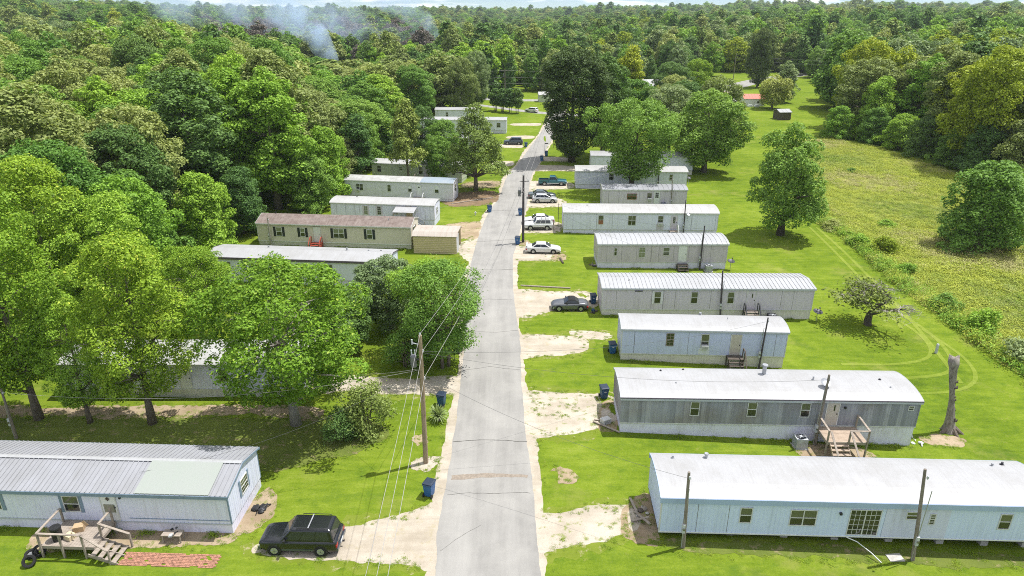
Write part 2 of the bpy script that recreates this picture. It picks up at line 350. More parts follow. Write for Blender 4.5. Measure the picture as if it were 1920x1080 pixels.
L['weed'] = mat_leaf('weed_leaves', (.27, .33, .034), (.43, .49, .066), None, .15)
L['weedtan'] = mat_leaf('dry_weed_stems', (.35, .34, .12), (.47, .45, .19), None, .15)
L['grass'] = mat_leaf('grass_blades', (.15, .235, .014), (.24, .34, .026), (.32, .37, .07), .12)
L['twigleaf'] = mat_leaf('leaf_dull_olive', (.10, .145, .028), (.29, .36, .08), None, .25)

# ================================================================ GROUND, ROADS, SHEETS
def axis(*segs):
    a = []
    for lo, hi, st in segs: a += list(np.arange(lo, hi, st))
    return np.array(a)
xs = np.concatenate([[-4000, -3000, -2200], axis((-1600, -400, 60), (-400, -60, 20), (-60, 8, 6)), [8], axis((14, 34, 4)), [34], axis((40, 400, 20), (400, 1600, 60)), [1600, 2200, 3000, 4000]])
ys = np.concatenate([[-300, -100, -30], axis((0, 90, 1.0), (90, 320, 10), (320, 760, 20), (760, 1600, 60), (1600, 3000, 200)), [3000, 4000, 6000]])
GX, GY = np.meshgrid(xs, ys, indexing='ij'); GZ = gz(GX, GY)
me = bpy.data.meshes.new('ground'); nx, ny = len(xs), len(ys)
idx = np.arange(nx*ny).reshape(nx, ny)
quads = np.stack([idx[:-1, :-1], idx[1:, :-1], idx[1:, 1:], idx[:-1, 1:]], -1).reshape(-1, 4)
me.from_pydata(np.stack([GX, GY, GZ], -1).reshape(-1, 3).tolist(), [], quads.tolist()); me.materials.append(M['lawn'])
tag(link('ground', me), 'bright green mown lawn ground spreading around all the homes', kind='structure')

def spline(pts, closed=True, sub=6):
    out = []; n = len(pts)
    rngn = range(n) if closed else range(n-1)
    for i in rngn:
        p = [pts[(i+k) % n] if closed else pts[min(max(i+k, 0), n-1)] for k in (-1, 0, 1, 2)]
        for j in range(sub):
            t = j/sub
            out.append(tuple(.5*((2*p[1][a])+(-p[0][a]+p[2][a])*t+(2*p[0][a]-5*p[1][a]+4*p[2][a]-p[3][a])*t*t+(-p[0][a]+3*p[1][a]-3*p[2][a]+p[3][a])*t**3) for a in (0, 1)))
    if not closed: out.append(tuple(pts[-1]))
    return out
def ragged(pts, amt, step=.22, seed=0, closed=True):
    r_ = random.Random(seed); out = []; n = len(pts); d = 0.
    for i in range(n if closed else n-1):
        a = pts[i]; b = pts[(i+1) % n]; ln = math.hypot(b[0]-a[0], b[1]-a[1]); k = max(1, int(ln/step))
        nx_, ny_ = (b[1]-a[1])/max(ln, 1e-6), -(b[0]-a[0])/max(ln, 1e-6)
        for j in range(k):
            t = j/k; d = d*.72+r_.gauss(0, amt*.5)
            out.append((a[0]+(b[0]-a[0])*t+nx_*d, a[1]+(b[1]-a[1])*t+ny_*d))
    if not closed: out.append(tuple(pts[-1]))
    return out
def sheet(name, pts, mat, off, amt=.12, smooth=True, seed=0, label=None, parent=None, kind='structure', cat=None, cuts=None):
    p = ragged(spline(pts) if smooth else pts, amt, .22, seed)
    me = bpy.data.meshes.new(name); me.from_pydata([(x, y, gzf(x, y)+off) for x, y in p], [], [tuple(range(len(p)))])
    me.materials.append(mat)
    bm = bmesh.new(); bm.from_mesh(me); bmesh.ops.recalc_face_normals(bm, faces=bm.faces)
    for f in bm.faces:
        if f.normal.z < 0: f.normal_flip()
    if cuts is not None:
        for yc in cuts: bmesh.ops.bisect_plane(bm, geom=bm.verts[:]+bm.edges[:]+bm.faces[:], plane_co=(0, yc, 0), plane_no=(0, 1, 0))
        for v in bm.verts: v.co.z = gzf(v.co.x, v.co.y)+off
    bmesh.ops.triangulate(bm, faces=bm.faces); bm.to_mesh(me); bm.free()
    o = link(name, me, parent); return tag(o, label, cat, kind=None if parent else kind)
def ribbon(name, left, right, mat, off, amt, seed, parent=None, label=None, kind='structure'):
    a = ragged(left, amt, .3, seed, False); b = ragged(right, amt, .3, seed+1, False)
    return sheet_raw(name, a+b[::-1], mat, off, parent, label, kind)
def sheet_raw(name, p, mat, off, parent, label, kind):
    me = bpy.data.meshes.new(name); me.from_pydata([(x, y, gzf(x, y)+off) for x, y in p], [], [tuple(range(len(p)))]); me.materials.append(mat)
    bm = bmesh.new(); bm.from_mesh(me)
    for f in bm.faces:
        f.normal_update()
        if f.normal.z < 0: f.normal_flip()
    bmesh.ops.triangulate(bm, faces=bm.faces); bm.to_mesh(me); bm.free()
    return tag(link(name, me, parent), label, kind=None if parent else kind)

# park road: left edge / right edge, metres
RL = [(-4.2, 4), (-4.25, 20), (-4.3, 29.2), (-4.5, 32.5), (-4.35, 37.5), (-4.3, 43.8), (-4.35, 50.2), (-4.5, 58.2), (-5.0, 64.3), (-5.2, 73.2), (-5.0, 82.4), (-4.6, 91.4), (-3.7, 102.2), (-2.2, 111.9), (-.9, 127.8), (1.0, 137.4), (3.7, 154.5), (6.6, 172), (9.2, 190), (11.5, 208), (12.5, 226)]
RR = [(1.7, 4), (1.65, 20), (1.6, 29.2), (1.5, 32.5), (1.35, 37.5), (1.0, 43.8), (.8, 50.2), (.75, 58.2), (.4, 64.3), (.1, 73.2), (.2, 82.4), (1.0, 91.4), (2.0, 102.2), (2.7, 111.9), (3.7, 127.8), (5.3, 137.4), (7.7, 154.5), (10.6, 172), (13.2, 190), (15.6, 208), (17.3, 226)]
shoulderL = [(x-.55-.25*math.sin(y*.21), y) for x, y in RL]; shoulderR = [(x+.4+.2*math.sin(y*.17+1), y) for x, y in RR]
ribbon('road_shoulder', spline(shoulderL, False, 4), spline(shoulderR, False, 4), M['gravel_clean'], .004, .11, 3, label='thin strip of pale gravel along both edges of the park road')
road = ribbon('road', spline(RL, False, 4), spline(RR, False, 4), M['asphalt'], .010, .035, 5, label='narrow light grey asphalt road running through the park')
sheet('asphalt_patch', [(-4.1, 37.5), (-2.2, 37.75), (-.5, 37.8), (1.1, 37.7), (1.1, 38.05), (-.6, 38.2), (-2.4, 38.15), (-4.1, 38.0)], M['patch'], .014, .05, False, 9, parent=road)
def crack(pts, w, seed):
    r_ = random.Random(seed); p = ragged(pts, .05, .25, seed, False)
    a = [(x, y-w*(.5+r_.random()*.6)) for x, y in p]; b = [(x, y+w*(.5+r_.random()*.6)) for x, y in p]
    sheet_raw('crack', a+b[::-1], M['crack'], .0145, road, None, None)
crack([(-4.3, 41.95), (-1.6, 42.1), (1.1, 41.9)], .045, 1); crack([(-4.9, 77.5), (-2, 77.3), (.1, 77.5)], .05, 2)
crack([(-4.2, 36.0), (-3.0, 36.2), (1.2, 36.15)], .022, 3); crack([(-4.4, 52.5), (-2, 53.2), (.7, 52.6)], .025, 4)
crack([(-4.7, 60.4), (-1.5, 60.1), (.6, 60.6)], .025, 5); crack([(-4.9, 88.2), (-2.5, 88.6), (.6, 89.3)], .04, 6); crack([(-4.2, 31.0), (-2.7, 32.6), (-1.9, 33.2)], .02, 7)
crack([(-3.6, 104), (0, 103.6), (2.1, 104.2)], .04, 8); crack([(-4.8, 68), (-2.5, 68.4), (.2, 68.1)], .028, 9)
# cross roads beyond
sheet('cross_road', [(-16, 240), (-9, 232), (0, 223.5), (8, 216.5), (22, 209), (22, 205), (8, 211.5), (0, 218.5), (-9, 227.5), (-17, 236)], M['asphalt'], .007, .03, True, 21, 'curved side road where the white hatchback is parked')
sheet('highway', [(-40, 262), (-10, 252), (8, 247), (30, 254), (58, 266), (80, 283), (106, 318), (140, 350), (146, 344), (112, 311), (86, 277), (62, 260), (32, 248), (8, 241.5), (-12, 246), (-41, 256)], M['asphalt'], .012, .03, True, 22, 'far grey public road bending behind the trees')
sheet('driveway', [(82, 274), (86, 268), (89, 255), (95, 246), (92, 245), (86, 253.5), (83, 266), (79, 272)], M['gravel_clean'], .016, .1, True, 23, 'far pale driveway curving to the red roofed shed')

DR = [  # driveway outlines and where they lie
 ([(-4.2, 30.0), (-4.2, 35.3), (-5.2, 35.2), (-6.5, 34.3), (-9.5, 33.1), (-11.5, 32.6), (-14.4, 32.1), (-15.0, 30.9), (-12.5, 30.5), (-9, 30.2), (-6, 29.9)], 'gravel_clean', 'pale gravel driveway under the black SUV'),
 ([(1.2, 34.4), (3.0, 34.2), (5.2, 34.9), (7.4, 34.9), (8.1, 33.6), (6.6, 32.2), (4.3, 31.6), (1.3, 31.0)], 'gravel', 'patchy gravel driveway beside the white roofed blue home'),
 ([(.6, 48.6), (3, 48.9), (5.5, 48.7), (8.2, 48.2), (8.4, 45.4), (6.6, 43.6), (4.6, 42.9), (2.4, 42.4), (.9, 42.1)], 'gravel', 'rutted pale gravel driveway before the grey boarded home'),
 ([(.4, 59.3), (2.6, 59.6), (5.0, 59.3), (7.0, 58.7), (6.9, 56.6), (5.0, 55.3), (2.5, 55.1), (.6, 55.0)], 'gravel_clean', 'empty gravel driveway before the small blue grey home'),
 ([(5.9, 60.4), (8.6, 60.4), (9.6, 59.8), (9.5, 58.9), (7.6, 58.7), (6.0, 59.4)], 'gravel', 'small bare gravel spot at the end of the small home'),
 ([(.0, 70.6), (2.4, 71.2), (5.0, 70.6), (8.6, 70.4), (9.4, 67.2), (7.4, 65.4), (4.2, 65.0), (1.6, 63.5), (.2, 64.2)], 'gravel_clean', 'gravel driveway with the grey convertible on it'),
 ([(.0, 85.6), (2, 86.3), (4.6, 85.6), (6.3, 84.0), (6.4, 81.4), (4.2, 80.6), (1.8, 80.7), (.1, 80.9)], 'gravel_clean', 'gravel driveway under the white spoiler sedan'),
 ([(.9, 97.6), (3.4, 97.9), (6.8, 97.4), (7.2, 94.2), (6.0, 92.3), (3.0, 92.2), (.9, 92.6)], 'gravel', 'gravel driveway under the boxy white SUV'),
 ([(2.0, 111.5), (4, 112.0), (7.4, 111.8), (8.8, 109), (8.3, 106.4), (5.0, 105.6), (2.2, 106.2)], 'gravel', 'gravel driveway under the silver hatchback'),
 ([(2.8, 123.2), (5.5, 123.8), (10.4, 122.8), (10.8, 118.6), (7, 117.4), (2.9, 117.0)], 'gravel', 'shaded gravel driveway under the teal pickup'),
 ([(3.8, 137.6), (7, 137.6), (13, 136.6), (13, 132.4), (8, 132.2), (4.0, 132.4)], 'gravel_clean', 'sandy driveway beyond the teal pickup'),
 ([(5.6, 146), (8.5, 146), (12, 145), (12, 141.6), (8, 141.4), (5.4, 141.8)], 'gravel', 'sandy driveway behind the paired blue bins'),
 ([(-4.1, 51.2), (-6, 51.6), (-9, 51.0), (-13, 51.6), (-16, 51.4), (-16.5, 48.9), (-13, 49.0), (-9.5, 48.5), (-6, 48.4), (-4.1, 48.4)], 'gravel_clean', 'gravel driveway between the shade trees by the tall wooden pole'),
 ([(-4.9, 88.4), (-6.4, 88.9), (-7.0, 86.4), (-7.0, 83.6), (-5.4, 80.2), (-5.0, 80.6)], 'gravel', 'gravel apron in front of the tan garage'),
 ([(-4.6, 97.2), (-6, 97.6), (-8.6, 96.8), (-10.2, 94.6), (-9.4, 91.0), (-6.6, 89.6), (-4.8, 90.2)], 'dirt', 'dry bare earth driveway near the awning home'),
 ([(-2.2, 123.0), (-5, 124.0), (-8.6, 122.2), (-8.8, 119), (-5, 118.6), (-2.6, 119.2)], 'dirt', 'dirt driveway behind the pine tree'),
 ([(.2, 141), (-2.5, 141.6), (-4.5, 140.4), (-3.4, 137.4), (.0, 137.0)], 'gravel_clean', 'sandy drive mouth past the pine tree'),
 ([(2.4, 160.2), (.0, 161.0), (-3.4, 160.2), (-3.8, 157), (0, 156.4), (2.2, 156.6)], 'gravel', 'gravel driveway under the slate SUV'),
 ([(5.4, 172), (2.4, 172.6), (-1.2, 171.4), (-.8, 168.6), (2.5, 168.2), (5.0, 168.6)], 'gravel_clean', 'sandy driveway past the slate SUV'),
 ([(8.0, 192.2), (4, 192.6), (0, 191.8), (0, 188.8), (4, 188.4), (7.4, 188.8)], 'gravel_clean', 'farthest sandy driveway by the white end home')]
def grow(p, d):
    cx_ = sum(q[0] for q in p)/len(p); cy_ = sum(q[1] for q in p)/len(p)
    return [(q[0]+d*(q[0]-cx_)/max(math.hypot(q[0]-cx_, q[1]-cy_), .1), q[1]+d*(q[1]-cy_)/max(math.hypot(q[0]-cx_, q[1]-cy_), .1)) for q in p]
for i, (p, mk, lb) in enumerate(DR): sheet('worn_verge', grow(p, .75), M['verge'], .0022+.0005*(i % 3), .30, True, 240+i, 'thin worn grass around the '+' '.join(lb.split()[:7]))
for i, (p, mk, lb) in enumerate(DR): sheet('driveway', p, M[mk], .007+.0006*(i % 3), .14, True, 40+i, lb)
DT = [  # bare earth, worn spots, thin grass under the trees
 ([(2.6, 38.5), (3.3, 38.7), (4.2, 38.4), (4.1, 37.3), (3.3, 37.3), (3.1, 38.0)], 'dirt', 'small dug patch of bare soil in the front lawn'),
 ([(-7.0, 39.5), (-6.3, 40.1), (-5.3, 39.9), (-5.2, 39.1), (-6.0, 38.6), (-6.8, 38.9)], 'gravel_clean', 'ring of sandy soil around the tall pole'),
 ([(-7.3, 42.4), (-6.7, 42.6), (-6.4, 41.9), (-6.9, 41.5)], 'dirt', 'tiny bare soil spot in the grass near the pole'),
 ([(-44, 46.8), (-36, 46.6), (-26, 46.9), (-16, 46.6), (-15.4, 44.6), (-20, 45.4), (-28, 45.0), (-36, 45.2), (-44, 45)], 'dirt', 'bare tan soil along the front of the tree hidden home'),
 ([(-44, 45.2), (-30, 45.2), (-20, 45.0), (-12, 44.9), (-9, 42.6), (-13, 39.6), (-18, 38.4), (-28, 38.6), (-40, 38.8)], 'shadegrass', 'thin shaded grass under the big maples'),
 ([(-16.2, 36.6), (-15.3, 36.0), (-14.9, 34.2), (-15.6, 32.6), (-16.6, 32.3), (-17, 34)], 'dirt', 'worn dirt strip at the end of the ribbed roof home'),
 ([(-17.4, 32.8), (-16.6, 31.8), (-19, 31.3), (-22, 31.2), (-26, 31.0), (-28.6, 31.4), (-28.2, 33.2), (-23, 33.0)], 'dirt', 'trodden bare dirt around the front deck'),
 ([(-12.6, 113.5), (-7, 115.8), (-3.4, 116.4), (-2.3, 114.2), (-2.6, 109.6), (-5.2, 106.6), (-9, 106.0), (-11.2, 108.2)], 'litter', 'brown needle litter under the pine'),
 ([(8.2, 44.2), (8.9, 47.8), (7.2, 47.2), (6.4, 45.2), (6.8, 43.2)], 'dirt', 'shaded dirt with junk at the end of the grey boarded home'),
 ([(7.0, 34.6), (8.8, 36.0), (8.9, 32.2), (8.0, 31.4), (6.9, 32.4)], 'dirt', 'dark dirt with scrap lumber at the end of the blue home'),
 ([(8.4, 32.0), (16, 31.8), (24, 31.3), (30.5, 31.0), (30.5, 30.1), (22, 30.3), (14, 30.8), (9, 31.2)], 'shadegrass', 'thin dirty grass along the foot of the blue home'),
 ([(21.5, 42.6), (23.5, 42.3), (25.6, 42.4), (26.4, 41.0), (24.6, 40.1), (21.6, 40.2), (20.4, 41.3)], 'dirt', 'worn dirt at the foot of the deck steps'),
 ([(31.2, 44.0), (32.4, 44.3), (34.2, 43.9), (34.0, 42.9), (32.2, 42.6), (31, 43.1)], 'dirt', 'bare soil ring around the tall snag'),
 ([(1.2, 88.6), (2.0, 88.9), (2.6, 87.2), (1.6, 86.4), (.7, 87.1)], 'dirt', 'soil ring around the creosote pole'),
 ([(5.5, 83.6), (6.9, 83.0), (7.0, 81.0), (5.6, 80.6), (5.0, 82)], 'dirt', 'bare soil beside the white spoiler sedan'),
 ([(2.0, 47.2), (3.4, 47.4), (5.2, 46.4), (4.2, 45.3), (2.3, 45.6)], 'gravel_clean', 'whitish gravel pile spread in the rutted driveway')]
for i, (p, mk, lb) in enumerate(DT): sheet('dirt_patch' if mk != 'litter' else 'needle_litter', p, M[mk], .0105+.0008*(i % 4), .18, True, 90+i, lb)
MEADOW = [(45.6, 100), (46.3, 92), (45.8, 84), (44.6, 74), (44.7, 67), (44.8, 59.7), (45.5, 52), (46, 40), (60, 36), (100, 60), (110, 110), (92, 120), (86, 130), (86, 144), (84, 158), (77, 168), (66, 166), (56, 146), (49, 118)]
sheet('meadow', MEADOW, M['meadow'], .03, .35, True, 7, 'unmown yellow green meadow on the far side of the lawn', cuts=np.arange(37, 110, 1.0))
sheet('field', [(-100, 930), (-60, 930), (-58, 1180), (-95, 1180)], M['gravel_clean'], .05, .5, True, 8, 'tiny pale tan field showing between the far woods')
def track(pts, w, seed, lb):
    c = spline(pts, False, 8); a = []; b = []
    for i, (x, y) in enumerate(c):
        p, q = c[max(i-1, 0)], c[min(i+1, len(c)-1)]; l_ = math.hypot(q[0]-p[0], q[1]-p[1]); n_ = ((q[1]-p[1])/l_, -(q[0]-p[0])/l_)
        a.append((x+n_[0]*w/2, y+n_[1]*w/2)); b.append((x-n_[0]*w/2, y-n_[1]*w/2))
    me = bpy.data.meshes.new('mower_track'); k = len(a)
    me.from_pydata([(x, y, gzf(x, y)+.012) for x, y in ragged_none(a)+ragged_none(b)], [], [(i, i+1, k+i+1, k+i) for i in range(k-1)]); me.materials.append(M['track'])
    tag(link('mower_track', me), lb, kind='structure')
def ragged_none(p): return p
track([(44.6, 96), (43.8, 86), (42.6, 76), (41.4, 66), (40.2, 58), (39.2, 52)], .4, 1, 'pale mower track nearest the meadow edge')
track([(43.6, 96), (42.6, 86), (41.4, 76), (40.0, 67), (39.2, 62)], .38, 2, 'pale mower track one step in from the meadow edge')
track([(39.2, 66), (40.2, 62), (40.0, 58.5), (38.4, 56.2), (35, 55.2), (30, 55.0)], .35, 3, 'inner curved mower track round the half bare tree')
track([(40.2, 68), (41.4, 62), (41.0, 57), (39.0, 53.8), (34, 52.8), (28, 52.9)], .4, 4, 'middle curved mower track round the half bare tree')
track([(41.2, 62), (42.0, 56.2), (40.6, 52.4), (37.0, 50.6), (31, 50.5)], .35, 5, 'outer curved mower track round the half bare tree')

# ================================================================ MOBILE HOMES
def corr(L_, step, d):
    pts = []; n = max(1, int(round(L_/step))); st = L_/n
    for i in range(n):
        x = i*st
        pts += [(x, 0), (x+st*.72, 0), (x+st*.80, d), (x+st*.92, d)]
    pts.append((L_, 0)); return pts
def wall_shell(Lx, W, z0, z1, step, d, inset=0., lap=None):
    m = MB(); a, b = inset, Lx-inset; c, e = inset, W-inset
    if lap:
        k = max(2, int(round((z1-z0)/lap))); dz = (z1-z0)/k; ring = []
        for i in range(k):
            for zz, o_ in ((z0+i*dz, -.0), (z0+(i+1)*dz-.004, .022)):
                ring.append([(a+o_, c+o_, zz), (b-o_, c+o_, zz), (b-o_, e-o_, zz), (a+o_, e-o_, zz)])
        m.loft(ring, True, False); return m
    per = [(a+s, c+o_) for s, o_ in corr(b-a, step, d)][:-1] + [(b-o_, c+s) for s, o_ in corr(e-c, step, d)][:-1] + \
          [(b-s, e-o_) for s, o_ in corr(b-a, step, d)][:-1] + [(a+o_, e-s) for s, o_ in corr(e-c, step, d)][:-1]
    m.loft([[(x, y, z0) for x, y in per], [(x, y, z1) for x, y in per]], True, False); return m
def roof_profile(kind, W, ov, ze, rise, n=12):
    ys_ = [-ov, W/2, W+ov] if kind == 'gable' else [(-ov)+(W+2*ov)*i/n for i in range(n+1)]
    out = []
    for y in ys_:
        t = abs(2*(y-W/2)/(W+2*ov))
        out.append((y, ze+rise*(1-t) if kind == 'gable' else ze+rise*(1-t**2.6)))
    return out
def window(par, pos, rz, w, h, style, fm, up=None, low=None):
    up = up or M['glass_up']; low = low or M['glass']
    f = MB(); t = .05; o0, o1 = -.045, .03
    f.box(0, w, o0, o1, 0, t); f.box(0, w, o0, o1, h-t, h); f.box(0, t, o0, o1, t, h-t); f.box(w-t, w, o0, o1, t, h-t)
    cells = []
    cols = 2 if style in ('double', 'slider') else 1
    for c in range(cols):
        x0 = t+(w-2*t)*c/cols+(.03 if c else 0); x1 = t+(w-2*t)*(c+1)/cols-(.03 if c < cols-1 else 0)
        if c: f.box(x0-.06, x0, o0, o1, t, h-t)
        if style == 'slider': cells.append((x0, x1, t, h-t, low))
        else:
            zm = h*.5; f.box(x0, x1, o0+.006, o1, zm-.025, zm+.025); cells += [(x0, x1, t, zm-.025, low), (x0, x1, zm+.025, h-t, up)]
    wo_ = f.build('window', fm, par, pos, rz)
    for x0, x1, z0, z1, mt in cells:
        p = MB().box(x0-.005, x1+.005, -.012, .012, z0-.005, z1+.005).build('pane', mt, wo_)
    if style in ('slider', 'grid', 'jal'):
        for x0, x1, z0, z1, mt in cells:
            nx_, nz_ = (3, 5) if style == 'slider' else ((2, 2) if style == 'grid' else (1, 3))
            for i in range(1, nx_): xx = x0+(x1-x0)*i/nx_; MB().box(xx-.012, xx+.012, -.024, -.013, z0, z1).build('muntin', fm, wo_)
            for i in range(1, nz_): zz = z0+(z1-z0)*i/nz_; MB().box(x0, x1, -.022, -.0125, zz-.012, zz+.012).build('muntin', fm, wo_)
    return wo_
def door(par, pos, rz, w, h, mt, fm, style='plain'):
    f = MB(); f.box(-.06, 0, -.04, .03, 0, h+.06); f.box(w, w+.06, -.04, .03, 0, h+.06); f.box(0, w, -.04, .03, h, h+.06)
    d = MB().box(0, w, -.022, .02, 0, h).build('door', mt, par, pos, rz)
    f.build('door_frame', fm, d)
    MB().box(w-.12, w-.06, -.07, -.022, h*.47, h*.47+.09).build('handle', M['darkmetal'], d)
    if style == 'diamond':
        MB().add([(w*.5-.16, -.03, h*.8), (w*.5, -.03, h*.8-.17), (w*.5+.16, -.03, h*.8), (w*.5, -.03, h*.8+.17), (w*.5-.16, -.02, h*.8), (w*.5, -.02, h*.8-.17), (w*.5+.16, -.02, h*.8), (w*.5, -.02, h*.8+.17)],
                 [(0, 1, 2, 3), (4, 7, 6, 5), (0, 4, 5, 1), (1, 5, 6, 2), (2, 6, 7, 3), (3, 7, 4, 0)]).build('door_window', M['glass'], d)
    elif style == 'storm':
        MB().box(.1, w-.1, -.03, -.02, h*.30, h*.60).build('door_window', M['glass_green'], d)
        MB().add([(w*.5-.15, -.035, h*.8), (w*.5, -.035, h*.8-.16), (w*.5+.15, -.035, h*.8), (w*.5, -.035, h*.8+.16)], [(0, 1, 2, 3)]).build('door_window', M['glass'], d)
    elif style == 'slot':
        MB().box(w*.56, w*.68, -.03, -.02, h*.62, h*.86).build('door_window', M['glass'], d)
    elif style == 'panes':
        for i in range(2):
            for j in range(3): MB().box(w*.2+i*w*.31, w*.2+i*w*.31+w*.27, -.03, -.02, h*.48+j*h*.15, h*.48+j*h*.15+h*.13).build('pane', M['glass'], d)
    elif style == 'oval':
        MB().box(w*.32, w*.68, -.03, -.02, h*.45, h*.9).build('door_window', M['glass'], d)
        g_ = MB()
        for k in range(3):
            zc = h*(.53+.145*k)
            for sg in (-1, 1): g_.bar((w*.5-.1*sg, -.033, zc-.12), (w*.5+.1*sg, -.033, zc+.12), .02, .02)
        g_.build('lattice', M['offwhite'], d)
    return d
def home(label, x, y, ang, Lx, W, zf=.75, ze=3.0, roof='bow', rise=.36, wall='side_white', rm='roof_white', skirt='skirt_white', fascia='offwhite',
         step=.30, lap=None, ribs=None, seams=None, ov=.10, ovx=.08, wins=(), doors=(), vents=(), frame='offwhite', corner=None, fh=.14, back=True, skirt_step=.25, wall_band=None, panels=None):
    h = empty('mobile_home', (x, y, 0), R(ang)); tag(h, label, 'mobile home', 'mobile homes along the park road')
    wall_shell(Lx, W, zf, ze, step, .016, 0, lap).build('wall', M[wall], h)
    if skirt: wall_shell(Lx, W, -1.5, zf-.004, skirt_step, .014, .045).build('skirting', M[skirt], h)
    MB().box(.02, Lx-.02, .02, W-.02, zf-.14, zf-.006).build('floor_frame', M['soffit'], h) if not skirt else None
    pr = roof_profile(roof, W, ov, ze, rise)
    r_ = MB(); th = .07
    ring = [(yy, zz+th) for yy, zz in pr]+[(yy, zz) for yy, zz in reversed(pr)]
    r_.loft([[(-ovx, yy, zz) for yy, zz in ring], [(Lx+ovx, yy, zz) for yy, zz in ring]], True, True)
    def strip(xx, w_, hh):
        top = [(yy, zz+th+hh) for yy, zz in pr]; low_ = [(yy, zz+th-.01) for yy, zz in reversed(pr)]
        r_.loft([[(xx-w_/2, yy, zz) for yy, zz in top+low_], [(xx+w_/2, yy, zz) for yy, zz in top+low_]], True, True)
    if ribs:
        k = int((Lx+2*ovx)/ribs)
        for i in range(k+1): strip(-ovx+.03+i*ribs, .055, .045)
    if seams:
        k = int(Lx/seams)
        for i in range(1, k): strip(i*seams+.05*math.sin(i*3.1), .05, .012)
    ro = r_.build('roof', M[rm], h)
    for e in (0, 1):   # closing of the roof end
        xx = .012 if e == 0 else Lx-.012; x2 = xx+.03*(1 if e == 0 else -1)
        inner = [(yy, zz-.002) for yy, zz in pr if 0 <= yy <= W]; inner = [(.003, ze-.02)]+inner+[(W-.003, ze-.02)]
        MB().loft([[(xx, yy, zz) for yy, zz in inner], [(x2, yy, zz) for yy, zz in inner]]).build('gable_end', M[wall], h)
    fz = ze-fh+.03
    MB().box(-ovx-.012, Lx+ovx+.012, -ov-.035, -ov-.003, fz, ze+.055).build('fascia', M[fascia], h); MB().box(-ovx-.012, Lx+ovx+.012, W+ov+.003, W+ov+.035, fz, ze+.055).build('fascia', M[fascia], h)
    for e in (0, 1):
        xa, xb = (-ovx-.03, -ovx-.004) if e == 0 else (Lx+ovx+.004, Lx+ovx+.03)
        top = [(yy, zz+th+.012) for yy, zz in pr]; low_ = [(yy, zz-.03) for yy, zz in reversed(pr)]
        MB().loft([[(xa, yy, zz) for yy, zz in top+low_], [(xb, yy, zz) for yy, zz in top+low_]]).build('roof_edge_trim', M[fascia], h)
    for cx in (-.012, Lx-.07):
        for cy in (-.012, W-.07): MB().box(cx, cx+.082, cy, cy+.082, zf-.01, ze-.02).build('corner_trim', M[corner or frame], h)
    MB().box(-.01, Lx+.01, -.022, -.002, zf-.06, zf+.03).build('belt_rail', M[wall_band or frame], h)
    if panels:
        rs_ = random.Random(int(Lx*100)); xx = panels*.6
        while xx < Lx-.3:
            if not any(q[0]-.15 < xx < q[0]+q[2]+.15 for q in list(wins)+list(doors)): MB().box(xx, xx+.03, -.007, -.001, zf+.05, ze-fh).build('panel_seam', M['seam'], h)
            xx += panels*rs_.choice((1, 1, .5, 1.5))
    for q in wins:
        s, z0, w, hh, st = q[:5]; kw = q[5] if len(q) > 5 else {}
        side = kw.get('side', 'front'); pos, rz = ((s, 0, z0), 0) if side == 'front' else (((Lx, s, z0), R(90)) if side == 'right' else ((0, s, z0), R(-90)))
        wo_ = window(h, pos, rz, w, hh, st, M[kw.get('frame', frame)], M[kw['up']] if 'up' in kw else None, M[kw['low']] if 'low' in kw else None)
        if kw.get('shutters'):
            for dx in (-.36, w+.04):
                sh = MB().box(dx, dx+.32, -.035, .0, -.03, hh+.03)
                for k in range(8): sh.box(dx+.04, dx+.28, -.045, -.03, .05+k*(hh-.1)/8, .05+(k+.6)*(hh-.1)/8)
                sh.build('shutter', M['shutter'], wo_)
        if kw.get('trim'):
            MB().box(-.2, -.003, -.03, .0, -.05, hh+.1).build('window_trim', M[kw['trim']], wo_); MB().box(w+.003, w+.2, -.03, 0, -.05, hh+.1).build('window_trim', M[kw['trim']], wo_)
        if kw.get('panel'): MB().box(-.12, w+.12, -.018, 0, -z0+zf+.05, -.003).build('window_panel', M[kw['panel']], wo_)
    for s, z0, w, hh, dm, st in doors: door(h, (s, 0, z0), 0, w, hh, M[dm], M['offwhite'], st)
    for sx, fy, hh, rr, kind in vents:
        yv = W*fy; zb = np.interp(yv, [p[0] for p in pr], [p[1] for p in pr])+th-.02
        v = MB().tube([(sx, yv, zb), (sx, yv, zb+hh)], rr, 10)
        if kind == 'cap': v.tube([(sx, yv, zb+hh), (sx, yv, zb+hh+.07)], [rr*1.6, rr*1.4], 12)
        v.cyl((sx, yv), rr*2.0, zb-.02, zb+.04, 12)
        v.build('roof_vent', M['galv'] if kind != 'dark' else M['darkmetal'], h)
    return h
def at(h, lx, ly, z=None):
    c_, s_ = math.cos(h.rotation_euler.z), math.sin(h.rotation_euler.z)
    X, Y = h.location.x+lx*c_-ly*s_, h.location.y+lx*s_+ly*c_
    return (X, Y, gzf(X, Y) if z is None else z)

